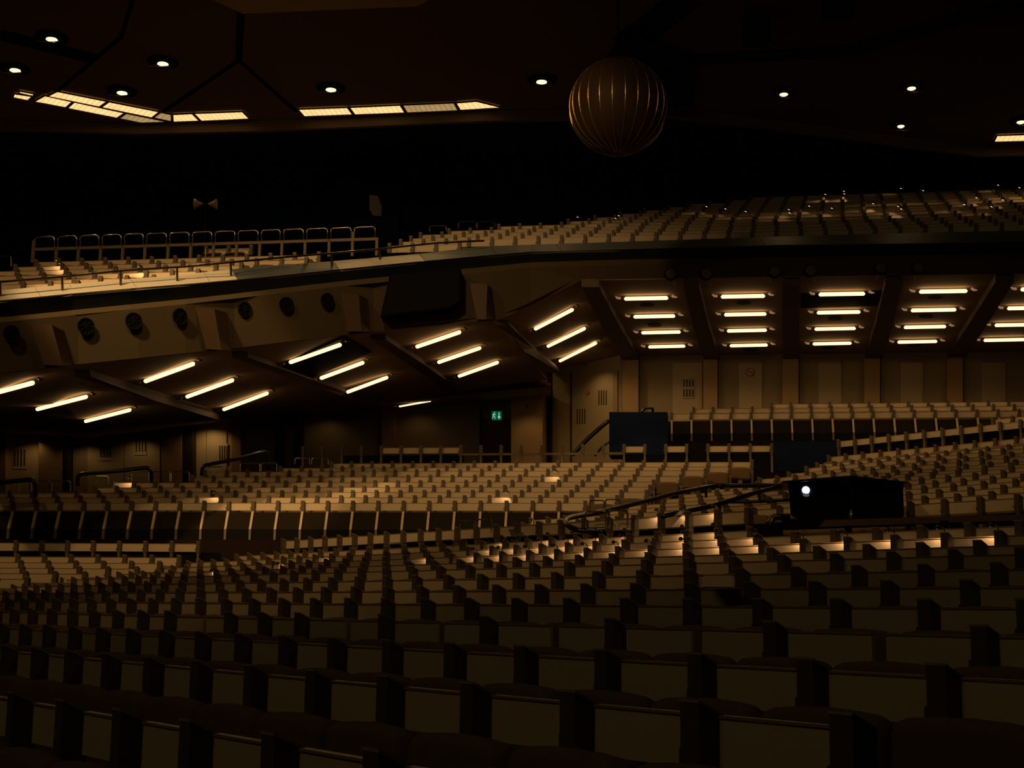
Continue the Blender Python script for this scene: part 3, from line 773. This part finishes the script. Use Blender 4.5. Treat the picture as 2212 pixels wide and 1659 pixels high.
# tube lights
tubes = [
 (1,-75,852,92,806,'bottom left corner bay, upper'),(1,55,881,207,841,'left bay, middle'),(1,162,909,300,873,'left bay, lower'),
 (2,286,824,436,769,'second bay, upper'),(2,378,856,520,804,'second bay, middle'),(2,460,886,595,835,'second bay, lower'),
 (3,597,784,754,729,'third bay, upper'),(3,668,818,800,769,'third bay, middle'),(3,727,848,851,802,'third bay, lower'),
 (4,876,749,1010,703,'fourth bay, upper'),(4,924,783,1053,738,'fourth bay, middle'),(4,970,813,1090,770,'fourth bay, lower'),
 (7,845,875,942,858,'dark recess left of the exit sign, single'),
 (5,1133,714,1250,653,'corner bay, upper'),(5,1162,751,1276,695,'corner bay, middle'),(5,1190,782,1301,726,'corner bay, lower')]
bayplane[7] = (dn(900,866,50.5), Vector((.05,.35,-1)).normalized())
cols = [((1349,1443,636.5),(1369,1458,676),(1386,1470,711),(1401,1480,742)), ((1558,1652,632),(1565,1655,671.5),(1571,1656,707),(1577,1658,739.5)),
 ((1769,1868,627),(1765,1858,667),(1760,1848,703),(1756,1839,735.5)), ((1986,2089,621),(1968,2065,662),(1953,2043,699),(1939,2024,731.5)),
 ((2205,2310,616),(2176,2275,657.5),(2149,2245,694.5),(2125,2213,727.5))]
for ci, col in enumerate(cols):
    for ri, (a, b, y) in enumerate(col):
        w = b-a; tubes.append((6, a-w*.21, y+1.2, b+w*.21, y-1.4, '%s column under the right balcony, %s from the top' % (ordw(ci), ordw(ri))))
for (k, xa, ya, xb, yb, lab) in tubes:
    A, n1 = bayhit(k,xa,ya); B, n2 = bayhit(k,xb,yb); Mm, n3 = bayhit(k,(xa+xb)/2,(ya+yb)/2); n_ = (n1+n2+n3).normalized()
    A = A+n_*.03; B = B+n_*.03; mid = (A+B)/2; sh = max(0, (Mm-mid).dot(n_)); A = A+n_*sh; B = B+n_*sh; mid = mid+n_*sh
    t = thing('tube_light', mid, 'lit soffit tube lamp, '+lab, 'lamp', 'tube lamps under the balcony')
    e = B-A; a0, a1 = (.17,.88) if k < 6 or k == 7 else (.15,.85)
    r_ = .052 if k != 7 else .03
    ps = [A+e*a0+n_*.06, A+e*(a0+.012)+n_*.075, A+e*(a1-.012)+n_*.075, A+e*a1+n_*.06]
    m = MB(); m.tube(ps, [r_*.55, r_, r_, r_*.55], 10); m.obj('glass_tube','tube',t,True)
    for p, q_ in ((0,a0-.065),(a1+.065,1.0)):
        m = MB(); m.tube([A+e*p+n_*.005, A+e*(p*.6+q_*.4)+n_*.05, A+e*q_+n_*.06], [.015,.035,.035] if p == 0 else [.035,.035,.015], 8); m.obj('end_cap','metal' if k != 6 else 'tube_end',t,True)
    en = (22 if k < 5 else 75) if k < 6 else (34 if k == 6 else 1.5)
    lamp('SPOT','tube_glow',mid+n_*.20, mid+n_*3, en, size=.05, spot=2.75, blend=.5, parent=t)

# ------------------------------------------------------------------ hall ceiling
def ceil_poly(px, z=CEIL): return [atz(x,y,z) for x,y in px]
EDGE = [(-150,258),(120,262),(300,268),(560,262),(1040,240),(1450,232),(1700,262),(2120,318),(2350,312)]
e = ceil_poly(EDGE)
m = MB(); poly = [Vector((-60,-8,CEIL)), Vector((60,-8,CEIL))]+[Vector((60,e[-1].y,CEIL))]+e[::-1]+[Vector((-60,e[0].y,CEIL))]
m.prism(poly, Vector((0,0,.3))); struct('ceiling', m, 'ceiling')
m = MB(); poly2 = [p for p in e]
for a, b in zip(e, e[1:]):
    m.add([a,b,b+Vector((0,0,2.2)),a+Vector((0,0,2.2))],[(0,1,2,3)])
struct('ceiling_edge', m, 'ceiling_dark')
m = MB(); m.box(-60,60,40,75,CEIL+2.2,CEIL+2.5); struct('ceiling', m, 'ceiling_dark')
# dark band below the rim of the ceiling
m = MB()
for a, b in zip(e, e[1:]):
    m.add([a+Vector((0,-.1,-.02)),b+Vector((0,-.1,-.02)),b+Vector((0,.02,-.32)),a+Vector((0,.02,-.32)),a+Vector((0,.2,0)),b+Vector((0,.2,0)),b+Vector((0,.2,-.32)),a+Vector((0,.2,-.32))],[(0,1,2,3),(2,3,7,6)])
struct('trim_ceiling', m, 'ceiling')
def zline(pts, r, name, mm, z=CEIL):
    P = [atz(x,y,z-.01) for x,y in pts]; m = MB()
    for a, b in zip(P, P[1:]):
        d = (b-a).normalized(); s = Vector((-d.y,d.x,0))*r
        m.prism([a-s,b-s,b+s,a+s], Vector((0,0,-.03)))
    return struct(name, m, mm)
zline([(522,-20),(516,130)], .10,'trim_seam','black'); zline([(516,130),(350,243)], .06,'trim_seam','black'); zline([(516,130),(640,240)], .06,'trim_seam','black')
zline([(290,-10),(262,80),(120,200)], .05,'trim_seam','black'); zline([(1360,90),(1480,0)], .5,'trim_seam','black'); zline([(1470,130),(1830,110),(2212,0)], .35,'trim_seam','black')
zline([(0,75),(200,125)], .35,'trim_seam','black')
# upper raised coffer seen at the top edge
m = MB(); q = ceil_poly([(380,-40),(525,26),(900,10),(1000,-40)], CEIL-.06); m.prism(q, Vector((0,0,-.05))); struct('ceiling_coffer', m, 'wall_light')
# coffers with lit louvres
def coffer(px, dim, lab, inset=.04):
    q = [atz(x,y,CEIL-.02) for x,y in px]; c = sum(q, Vector())/len(q)
    d = (q[1]-q[0]).normalized(); rz = math.atan2(d.y, d.x)
    t = thing('ceiling_light_panel', c, lab, 'lamp', 'lit louvre panels in the hall ceiling', rz)
    bpy.context.view_layer.update()
    m = MB(); Ti = (Matrix.Translation(c) @ Matrix.Rotation(rz,4,'Z')).inverted()
    ql = [Ti @ p for p in q]; inn = [p+(Vector()-p).normalized()*inset for p in ql]
    k = len(ql); m.prism([Vector((p.x,p.y,-.03)) for p in inn], Vector((0,0,.02)))
    me = m.mesh('louvre','louvre_dim' if dim else 'louvre'); o = bpy.data.objects.new('louvre', me); C.objects.link(o); o.parent = t
    m = MB(); vs = []
    for p, s in zip(ql, inn): vs += [(p.x,p.y,.0),(p.x,p.y,-.05),(s.x,s.y,-.05),(s.x,s.y,0)]
    fs = []
    for i_ in range(k):
        a = 4*i_; b = 4*((i_+1) % k)
        fs += [(a,b,b+1,a+1),(a+1,b+1,b+2,a+2),(a+2,b+2,b+3,a+3)]
    m.add(vs, fs); me = m.mesh('frame','console'); o = bpy.data.objects.new('frame', me); C.objects.link(o); o.parent = t
    return t, c
LP = [
 ([(122,195),(232,217),(216,228.5),(102,205)],0,'long lit ceiling panel at the upper left of the bent light strip'),
 ([(234,217.5),(345,239.5),(329,252),(218,229)],0,'lit ceiling panel right of the long upper one in the bent strip'),
 ([(347,240),(371,245),(370,260),(331,252)],1,'short dimmer ceiling panel at the bend of the light strip'),
 ([(96,204),(157,217.5),(143,230),(73,217)],0,'lit ceiling panel at the lower left of the bent strip, partly screened by a lamp'),
 ([(159,218),(270,242),(254,252.5),(145,231)],0,'long lit ceiling panel in the lower row of the bent strip'),
 ([(272,242.5),(362,261),(306,263.5),(256,253)],1,'dim olive triangular ceiling panel at the bottom of the bend'),
 ([(372,245),(416,243),(432,259),(374,261)],0,'short lit ceiling panel just right of the bend'),
 ([(418,243),(525,239),(540,254),(434,259)],0,'lit ceiling panel at the right end of the bent strip'),
 ([(40,194),(76,201),(72,205),(40,198)],0,'thin lit sliver of ceiling panel at the far upper left'),
 ([(30,200),(70,206),(61,215),(27,208)],0,'small lit ceiling panel at the far left end'),
 ([(643,234),(752,230),(763,245),(656,249)],0,'first lit panel of the straight ceiling strip left of the sphere'),
 ([(754,230),(866,225),(876,241),(765,245)],0,'second lit panel of the straight ceiling strip'),
 ([(868,225),(982,220),(991,236),(878,241)],1,'third, greenish lit panel of the straight ceiling strip'),
 ([(984,220),(1030,216),(1084,230),(993,235.5)],0,'last tapering lit panel of the straight ceiling strip'),
 ([(2152,291),(2300,286),(2300,300),(2146,304)],0,'lit ceiling panel cut off by the right edge'),
]
for px, dim, lab in LP: t, c = coffer(px, dim, lab)
for x, y, en in ((180,215,120),(440,250,120),(760,240,110),(930,232,90),(2250,295,60)):
    P = atz(x,y,CEIL-.5); lamp('SPOT','coffer_glow', P, P-Vector((0,0,5)), en, size=.05, spot=2.7, blend=.5)
# downlights
DL = [(112,83,1),(33,150,1),(352,136,1),(264,199,1),(715,192,1),(1170,175,1),(1693,202,.8),(1969,189,.8),(1946,271,.7),(2205,262,.8)]
for i, (x, y, s) in enumerate(DL):
    P = atz(x,y,CEIL-.06)
    t = thing('ceiling_downlight', P, 'round lit ceiling downlight, %s from the left' % ordw([1,0,3,2,4,5,6,8,7,9][i]), 'lamp', 'round downlights in the hall ceiling')
    T = Matrix.Translation(P)
    m = MB(); m.lathe([(.44*s,.05),(.44*s,.0),(.30*s,-.02),(.26*s,.03),(.26*s,.05)], 28, 0, T); m.obj('ring','black',t,True)
    m = MB(); m.lathe([(.15*s,-.02),(.16*s,-.04),(.10*s,-.07),(.02*s,-.08)], 24, 0, T); m.obj('glass','bulb',t,True)
    m = MB(); m.prism([P+Vector((-.30*s,-.30*s,-.22)), P+Vector((0,-.42*s,-.30)), P+Vector((.30*s,-.30*s,-.22)), P+Vector((0,-.36*s,-.27))], Vector((0,.02,.03))); m.obj('baffle','post_beige',t)
    lamp('SPOT','downlight_beam', P-Vector((0,0,.16)), P-Vector((0,0,5)), 35, size=.04, spot=2.0, blend=.8, parent=t)
# dark boxes in the right ceiling
for i, (x, y, w, h, lab) in enumerate(((1634,72,52,62,'black box fixture in the dark right ceiling'),(1812,12,58,40,'black box fixture cut by the top edge of the picture'))):
    P = atz(x,y,CEIL-.5); m = MB(); m.box(P.x-w*.0062,P.x+w*.0062,P.y-.3,P.y+.3,P.z-.25,P.z+.5)
    t = thing('ceiling_fixture', P, lab, 'fixture'); m.obj('housing','black',t)
    m = MB(); m.box(P.x-w*.004,P.x+w*.004,P.y-.25,P.y+.25,P.z-.30,P.z-.24); m.obj('lens_plate','dwall',t)

# hanging sphere
DS = 30.0; SC = at(1335,231,DS); SR = 105*DS/3000
t = thing('hanging_sphere', SC, 'large brown ribbed sphere hanging from the ceiling', 'loudspeaker')
m = MB(); prof = [(max(.001,SR*math.sin(math.pi*k/32)), SR*math.cos(math.pi*k/32)) for k in range(33)][::-1]
m.lathe(prof, 64, 0, Matrix.Translation(SC)); m.obj('shell','ballskin',t,True)
for k in range(24):
    a = 2*math.pi*k/24+.07; m = MB()
    m.tube([SC+Vector((math.cos(a)*math.sin(b)*SR*1.004, math.sin(a)*math.sin(b)*SR*1.004, math.cos(b)*SR*1.004)) for b in [math.pi*(.04+.92*i/28) for i in range(29)]], .011, 5); m.obj('rib','ballrib',t)
m = MB(); m.lathe([(.22,0),(.26,.12),(.12,.3),(.05,.4)], 20, 0, Matrix.Translation(SC+Vector((0,0,SR-.03)))); m.obj('mount','black',t)
m = MB(); m.tube([SC+Vector((0,0,SR+.3)), Vector((SC.x,SC.y,CEIL))], .02, 8); m.obj('suspension_rod','black',t)
# wide dark bracket behind the sphere
m = MB(); q = [atz(x,y,CEIL-.3) for x,y in ((1330,100),(1345,85),(1480,135),(1500,230),(1440,230))]; m.prism(q, Vector((0,0,.25)))
struct('trim_bracket', m, 'black')

# ------------------------------------------------------------------ balcony details
# guard rail with hoops
px_posts = [(72,519),(121,533),(169,532),(217,530.5),(265,529),(313,527.5),(363,526),(412,525),(461,523.5),(511,522),(561,521),(609,519.5),(659,518),(711,517),(762,500),(814,513)]
n0 = 34.9
t = thing('hoop_guard_rail', atn(72,560,NL,n0), 'brown post guard rail with metal hoops behind the left balcony seats', 'railing')
for i, (x, y) in enumerate(px_posts):
    a = atn(x,y,NL,n0); b = atn(x-(2 if x < 100 else 0),562-.02*x+6,NL,n0)
    m = MB(); m.prism([a-UL*.035,a+UL*.035,Vector((a.x,a.y,b.z))+UL*.035,Vector((a.x,a.y,b.z))-UL*.035], NL*.07); m.obj('post','post',t)
    if i < len(px_posts)-1:
        x2, y2 = px_posts[i+1]; yy = 535.5-.0305*(x-72); yy2 = 535.5-.0305*(x2-72)
        p = [atn(x,yy,NL,n0),atn(x2,yy2,NL,n0),atn(x2,yy2+6,NL,n0),atn(x,yy+6,NL,n0)]
        m = MB(); m.prism(p, NL*.03); m.obj('crossbar','post',t)
        yt = 512-.0305*(x-82); yt2 = 512-.0305*(x2-82)
        m = MB(); r_ = 5
        pts = [(x+4,yy-1),(x+4,yt+r_),(x+5.5,yt+1.5),(x+4+r_+1,yt),(x2-4-r_-1,yt2),(x2-5.5,yt2+1.5),(x2-4,yt2+r_),(x2-4,yy2-1)]
        m.tube([atn(a_,b_,NL,n0-.02) for a_,b_ in pts], .017, 6); m.obj('hoop','metal',t,True)
def hoop(x0, x1, y0, y1, n, dist, lab, mm='metal', r=.018):
    o = MB(); k = 5*(x1-x0)/45
    o.tube([atn(a,b,n,dist) for a,b in ((x0,y1),(x0,y0+k),(x0+k*.35,y0+k*.3),(x0+k,y0),(x1-k,y0),(x1-k*.35,y0+k*.3),(x1,y0+k),(x1,y1))], r, 6)
    return tag(o.obj('metal_hoop',mm), lab, 'hoop')
hoop(-20,24,553,575,NL,34.2,'thin metal hoop at the far left end of the balcony seats')
hoop(928,964,488,500,NL,42,'dim metal hoop behind the right balcony seats','dmetal')
hoop(990,1029,479,493,NL,43,'left one of two dim hoops above the right balcony','dmetal')
hoop(1031,1069,479,493,NL,43,'right one of two dim hoops above the right balcony','dmetal')
HP = [(40,64,1039,1062,'first'),(66,107,1039,1062,'second'),(111,152,1039,1062,'third'),(205,234,1029,1050,'fourth'),(284,322,1019,1040,'fifth'),(325,367,1019,1040,'sixth'),
      (370,409,1019,1040,'seventh'),(449,482,1008,1028,'eighth'),(519,561,1000,1018,'ninth'),(564,598,1000,1018,'tenth'),(637,669,990,1003,'eleventh'),(673,709,990,1003,'twelfth')]
for a,b,c,d,o_ in HP:
    dist = 33.9+1.02*((1081-c-32)/10.6)
    hoop(a,b,c,d,NL,min(max(dist,35.2),42),'slim metal hoop at the back left of the middle block, %s from the left' % o_)
for a,b,c,d,n_,ds,lab in ((1275,1305,1081,1104,AW,20.0,'left small hoop above the start of the wing handrail'),(1308,1339,1079,1103,AW,20.0,'right small hoop above the start of the wing handrail'),
    (1265,1309,1105,1140,AW,16.1,'left large hoop over the first wing desk near the handrail'),(1316,1356,1103,1140,AW,16.1,'right large hoop over the wing desk near the handrail'),
    (993,1026,1126,1140,AW,16.4,'left low hoop on the wing front tier'),(1028,1062,1122,1150,AW,16.4,'right low hoop on the wing front tier'),
    (840,869,1175,1192,AW,14.8,'hoop among the wing seats above the central column'),(980,1008,1169,1185,AW,14.8,'hoop among the wing seats left of the lit lamps')):
    hoop(a,b,c,d,nvec(n_),ds,lab,'metal',.016)
# handrails
def handrail(pts, D, r, lab, posts=()):
    P = []
    for i, p in enumerate(pts): P.append(at(p[0],p[1],p[2] if len(p) > 2 else D))
    t = thing('handrail', P[0], lab, 'handrail'); m = MB()
    Q = []
    for i in range(len(P)):
        a = P[max(i-1,0)]; b = P[i]; c = P[min(i+1,len(P)-1)]; d = P[min(i+2,len(P)-1)]
        if i == len(P)-1: Q.append(b); break
        for s_ in range(4):
            s = s_/4; Q.append(.5*((2*b)+(c-a)*s+(2*a-5*b+4*c-d)*s*s+(3*b-a-3*c+d)*s**3))
    m.tube(Q, r, 10); m.obj('rail_tube','tubeblack',t,True)
    for (x, y, y2, D2) in posts:
        m = MB(); a = at(x,y,D2); b = at(x,y2,D2); m.tube([a,Vector((a.x,a.y,b.z))], r*.6, 8); m.obj('rail_post','tubeblack',t)
    return t
handrail([(168,1050),(168,1035),(171,1028),(180,1023.5),(250,1018),(312,1011),(321,1013),(327,1020),(327,1042)],36.5,.055,'long black bent handrail at the left end of the middle block')
handrail([(436,1028),(437,1015),(440,1008),(450,1003.5),(510,992),(565,977.5),(577,977),(580,981),(580,1016)],40.5,.055,'dim black bent handrail in front of the dark rear wall')
handrail([(-30,1046),(0,1043),(40,1038.5),(66,1036.5),(73,1039),(77,1048),(77,1072)],35.2,.06,'black handrail cut off by the left edge')
handrail([(1345,1142,24.5),(1262,1146,24.5),(1240,1142,24.6),(1226,1134,24.8),(1222,1127,25),(1226,1121,25.4),(1240,1116,25.8),(1300,1105,27),(1400,1081,28.5),(1470,1063,29.5),(1545,1050,30.5),(1600,1049,30),(1700,1049,29)],25,.05,
    'thick black handrail climbing right from its curled end toward the projector', [(1525,1053,1075,30.2),(1640,1049,1084,29.5)])
handrail([(1430,1116,22.8),(1470,1107,23),(1520,1097,23.4),(1560,1087,23.8),(1620,1068,24.3),(1665,1056,24.8),(1695,1050,25)],24,.04,'lower black handrail sloping up to the projector roof',[(1555,1088,1108,23.8)])
handrail([(1560,1084,25),(1620,1084,25.0),(1705,1080,25)],25,.03,'thin black horizontal bar between the handrail and the projector')
handrail([(1236,983),(1270,948),(1300,921),(1316,908)],44.0,.07,'dark stair handrail rising to the blue enclosure')
handrail([(1285,985),(1300,966),(1316,954)],43.9,.04,'short lower stair handrail left of the blue enclosure')
handrail([(1384,893),(1392,883),(1396,881.5),(1407,881),(1410,884),(1410,893)],45.6,.045,'small dark rail end above the blue enclosure')

# projector platform
n_, d_ = NW, 17.7
PP = [at(x,y,21.5) for x,y in ((1702,1044),(1952,1044),(1952,1116),(1702,1116))]
t = thing('video_projector', at(1830,1122,21.5), 'large black video projector with a glowing lens among the wing seats', 'projector')
fx = [(1702,1042),(1950,1040),(1953,1108),(1945,1119),(1722,1120),(1708,1112)]
q = [at(x,y,21.5) for x,y in fx]; m = MB(); m.prism(q, Vector((.25,.9,.02))); m.obj('body','black',t)
m = MB(); q = [at(x,y,21.35) for x,y in ((1838,1046),(1841,1046),(1841,1118),(1838,1118))]; m.prism(q, Vector((0,.1,0))); m.obj('seam','dwall',t)
LC = at(1740,1061,21.45)
T = Matrix.Translation(LC) @ Matrix.Rotation(math.radians(90),4,'X')
m = MB(); m.lathe([(.11,-.05),(.11,.06),(.095,.07),(.085,.03)], 24, 0, T); lb = m.obj('lens_barrel','dwall',t,True)
m = MB(); m.lathe([(.062,.03),(.055,.06),(.03,.075),(.004,.08)], 20, 0, Matrix.Translation(Vector((0,0,.012))) @ T); m.obj('lens','lens',t,True)
m = MB(); m.lathe([(.05,.03),(.045,.055),(.02,.06),(.004,.062)], 20, 0, Matrix.Translation(Vector((0,0,-.06))) @ T); m.obj('lens_reflection','reflection_glow',t,True)
m = MB()
r0 = [at(x,y,21.2) for x,y in ((1690,1039),(1838,1027),(1963,1041),(1963,1044),(1838,1031),(1690,1043))]
m.prism(r0, Vector((.25,1.3,.0))); m.obj('canopy','tubeblack',t)
for x, y in ((1706,1042),(1838,1033),(1946,1043)):
    m = MB(); a = at(x,y,21.4); m.tube([a, a+Vector((0,0,-.09))], .02, 6); m.obj('canopy_post','tubeblack',t)
m = MB(); q = [at(x,y,20.9) for x,y in ((1690,1121),(1960,1117),(1960,1121),(1690,1125))]; m.prism(q, Vector((.3,1.7,0))); 
tag(m.obj('projector_platform','black'), 'flat black platform board under the projector', 'platform')
# brown desk board behind the rear of the lamp row
A0 = at(1655,1136,20.8); 
q = [atn(1652,1127,NW,16.6),atn(2300,1108,NW,16.6),atn(2300,1121,NW,16.6),atn(1652,1142,NW,16.6)]
m = MB(); m.prism(q, NW*.5); tag(m.obj('aisle_board','beam'), 'long dark brown parapet board behind the lit lamp row at right', 'parapet')
P = at(1663,1131,20.6); m = MB(); m.tube([P+Vector((0,0,-.1)),P+Vector((0,.02,.02)),P+Vector((.08,.02,.10)),P+Vector((.3,.02,.10))], .05, 10)
tag(m.obj('parapet_end','dmetal',None,True),'rounded glossy brown end of the parapet board left of the projector','parapet')
for (x,y,lab) in ((1832,1143,'small black floor box on the parapet right of the projector stand'),(2040,1133,'small black box on the right parapet')):
    P = atn(x,y,NW,16.2); m = MB(); m.add([],[])
    m.box(-.05,.05,-.03,.03,-.05,.05,0,Matrix.Translation(P)); tag(m.obj('connector_box','black'), lab, 'box')
# stand foot / bottle like fitting in front of projector
P = at(1839,1112,21.0)
t = thing('projector_stand', P-Vector((0,0,.1)), 'small bronze fitting on a stem in front of the projector', 'stand')
m = MB(); m.lathe([(.03,-.16),(.045,-.10),(.05,-.02),(.03,.03),(.02,.10)], 14, 0, Matrix.Translation(P)); m.obj('stem','dmetal',t,True)
m = MB(); m.lathe([(.045,-.02),(.05,.0),(.045,.02)], 14, 0, Matrix.Translation(P)); m.obj('collar','metal',t,True)
# raised writing flaps
def flap(px, D, lab, mm):
    q = [at(x,y,D+dz) for x,y,dz in px]; m = MB(); m.prism(q, Vector((0,.02,-.01)))
    tag(m.obj('raised_writing_flap',mm), lab, 'desk flap')
flap([(1520,1244,.62),(1583,1243,.62),(1583,1268,0),(1515,1268,0)],10.55,'pale raised writing flap lit on a wing seat at right','panel')
flap([(1098,1143,.2),(1131,1141,.2),(1138,1158,0),(1106,1160,0)],26.2,'left of two dark tilted writing flaps on the wing front tier','console')
flap([(1136,1141,.2),(1172,1139.5,.2),(1179,1157,0),(1142,1158,0)],26.2,'right of two dark tilted writing flaps on the wing front tier','console')

# horn loudspeaker pair on a stand
HD = 40.0; P = at(444,441,HD)
t = thing('horn_loudspeaker', at(443,505,HD), 'pair of olive horn loudspeakers back to back on a tall thin stand', 'loudspeaker')
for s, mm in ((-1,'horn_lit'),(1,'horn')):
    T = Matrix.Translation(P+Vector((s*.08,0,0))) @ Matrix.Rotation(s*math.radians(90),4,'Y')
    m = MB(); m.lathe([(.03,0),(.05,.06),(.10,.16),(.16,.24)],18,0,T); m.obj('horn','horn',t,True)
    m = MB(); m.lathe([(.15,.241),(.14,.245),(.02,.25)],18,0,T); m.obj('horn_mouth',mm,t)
m = MB(); m.box(-.07,.07,-.05,.05,-.07,.03,0,Matrix.Translation(P)); m.obj('bracket','black',t)
m = MB(); m.tube([P, at(441,555,HD)], .016, 6); m.obj('pole','dwall',t)
m = MB(); a = at(444,537,36.2); b = at(444,556,36.2); m.tube([a,b], .012, 6); tag(m.obj('lit_stick','post_beige'), 'short pale upright rod behind the left balcony seats', 'rod')

# ------------------------------------------------------------------ dark rear of the balcony
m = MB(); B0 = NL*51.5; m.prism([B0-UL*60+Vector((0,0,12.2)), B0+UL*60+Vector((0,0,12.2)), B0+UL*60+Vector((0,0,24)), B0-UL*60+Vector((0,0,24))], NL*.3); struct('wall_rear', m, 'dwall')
q = [atn(x,y,NL,48.5) for x,y in ((722,386),(862,400),(862,545),(722,545))]; m = MB(); m.prism(q, NL*2.5)
tag(m.obj('control_booth','blue'), 'dim dark blue control booth at the back of the balcony', 'booth')
q = [atn(x,y,NL,48.4) for x,y in ((798,421),(816,423),(824,447),(823,466),(806,465),(798,452))]; m = MB(); m.prism(q, NL*.05)
tag(m.obj('booth_window','window'), 'faintly glowing small window on the control booth', 'window')
q = [atn(x,y,NL,48.4) for x,y in ((990,440),(1003,442),(1002,462),(990,460))]; m = MB(); m.prism(q, NL*.05)
m = MB(); m.prism([B0-UL*60+Vector((0,0,12.1)), B0+UL*60+Vector((0,0,12.1)), B0+UL*60+NL*6+Vector((0,0,12.1)), B0-UL*60+NL*6+Vector((0,0,12.1))], Vector((0,0,-.2))); struct('floor', m, 'black')
# side and near walls so that the hall is closed
m = MB(); m.box(-60.3,-60,-12,75,-1,CEIL+3); struct('wall_west', m, 'dwall')
m = MB(); m.box(60,60.3,-12,75,-1,CEIL+3); struct('wall_east', m, 'dwall')
m = MB(); m.box(-60,60,-12.3,-12,-1,CEIL+3); struct('wall_front', m, 'dwall')

# ------------------------------------------------------------------ reading lamps
def reading_lamp(P, u, n, lab, s=1.0, energy=.5, lit=True, grp='reading lamps'):
    """P: point on top of the console; u to the right; lamp leans left over the writing panel"""
    t = thing('reading_lamp', P, lab, 'lamp', grp)
    m = MB(); m.tube([P, P+Vector((0,0,.05*s)), P+Vector((0,0,.08*s))-u*.03*s-n*.01*s, P+Vector((0,0,.085*s))-u*.07*s-n*.03*s], .007*s, 6); m.obj('stem','dmetal',t)
    H = P+Vector((0,0,.08*s))-u*.06*s-n*.04*s
    ax = (Vector((0,0,-1))-u*.35+n*.1).normalized(); T = Matrix.Translation(H) @ ax.to_track_quat('Z','Y').to_matrix().to_4x4()
    m = MB(); m.lathe([(.004,-.025*s),(.018*s,-.02*s),(.026*s,.0),(.028*s,.02*s)],12,0,T); m.obj('lamp_shade','dmetal',t,True)
    m = MB(); m.lathe([(.022*s,.018*s),(.012*s,.024*s),(.002,.026*s)],12,0,T); m.obj('bulb','bulb' if lit else 'dmetal',t)
    if lit: lamp('SPOT','reading_glow',H+ax*.035*s, H+ax-u*.25+n*.55, energy*5.5, size=.01, spot=2.0, blend=.4, color=(1.0,.60,.30), parent=t)
def snap(rowinfo, az, xpx):
    """console nearest to a pixel column in a row"""
    d, P = rowinfo; u = uvec(az); best = None
    for j in range(-60,60):
        Q = P+u*(.65*j); q = proj(Q)
        if q and (best is None or abs(q[0]-xpx) < best[0]): best = (abs(q[0]-xpx), Q)
    return best[1]
LJ = {9:[919,1021,1075,1133,1193,1257,1324,1400,1469,1548,1633,1722,1817,1918,2026,2144], 10:[1054,1105,1158,1213,1274,1335,1462,1540,1605], 11:[1092,1179,1231,1288,1346,1534,1472]}
names = {9:'tenth-nearest wing row', 10:'eleventh-nearest wing row', 11:'twelfth-nearest wing row', 12:'wing front tier'}
LJ[12] = [1414,1472,1534]
for k, xs in LJ.items():
    used = []
    xs = sorted(xs)
    for x in xs:
        Q = snap(RW[k], AW, x+1)
        if any((Q-u_).length < .1 for u_ in used): continue
        used.append(Q)
    for i, Q in enumerate(used):
        reading_lamp(Q+UW*.02+NW*.05+Vector((0,0,-.015)), UW, NW, 'small lit reading lamp, %s from the left in the %s' % (ordw(i), names[k]), 1.0, .55 if k < 12 else .7, grp='lit reading lamps in the '+names[k])
for (x, y, dist, lab) in ((703,1213,wn(10),'lit reading lamp above the left wing seats'),(606,1227,wn(9),'lit reading lamp on the left wing seats, lower'),(462,1243,wn(8),'lit reading lamp at the left column of wing seats')):
    P = atn(x+1,y-2,NW,dist); reading_lamp(P, UW, NW, lab, 1.0, .25)
for (x, y, dist, lab) in ((282.5,1039,33.9+1.02*4,'lit reading lamp by the long left handrail'),(468,1071,33.9+1.02,'lit reading lamp above the left front desks'),(1099,1070.5,33.9+1.02,'lit reading lamp above the front desks at centre'),
    (1204.5,1025,33.9+1.02*5,'lit reading lamp in the middle block near the posts'),(135,577,31.7,'lit reading lamp low in the left balcony'),(128,570,32.75,'lit reading lamp high in the left balcony'),(306,584,30.65,'lit reading lamp just above the balcony ledge rail')):
    P = atn(x+2,y,NL,dist-.02); reading_lamp(P, UL, NL, lab, 1.3, .8)
BL = [(1256,475),(1345,472),(1338,478),(1534,452),(1575,457),(1619,463),(1712,459),(1714,466),(1756,451),(1805,456),(1790,425),(1830,418),(1831,424),(1894,446),(1948,452),
      (1955,458),(1953,412),(2001,417),(2117,433),(2091,448),(2150,453),(2174,438),(2163,405),(2209,411)]
BL.sort()
for i, (x, y) in enumerate(BL):
    P = atplane(x,y+2,RAKE_P,RAKE_N); r = round((P.dot(NL)-37.0)/1.03)
    reading_lamp(P, UL, NL, 'tiny glowing reading lamp on the right balcony, %s from the left' % ordw(i), 1.7, .30, grp='glowing reading lamps on the right balcony')
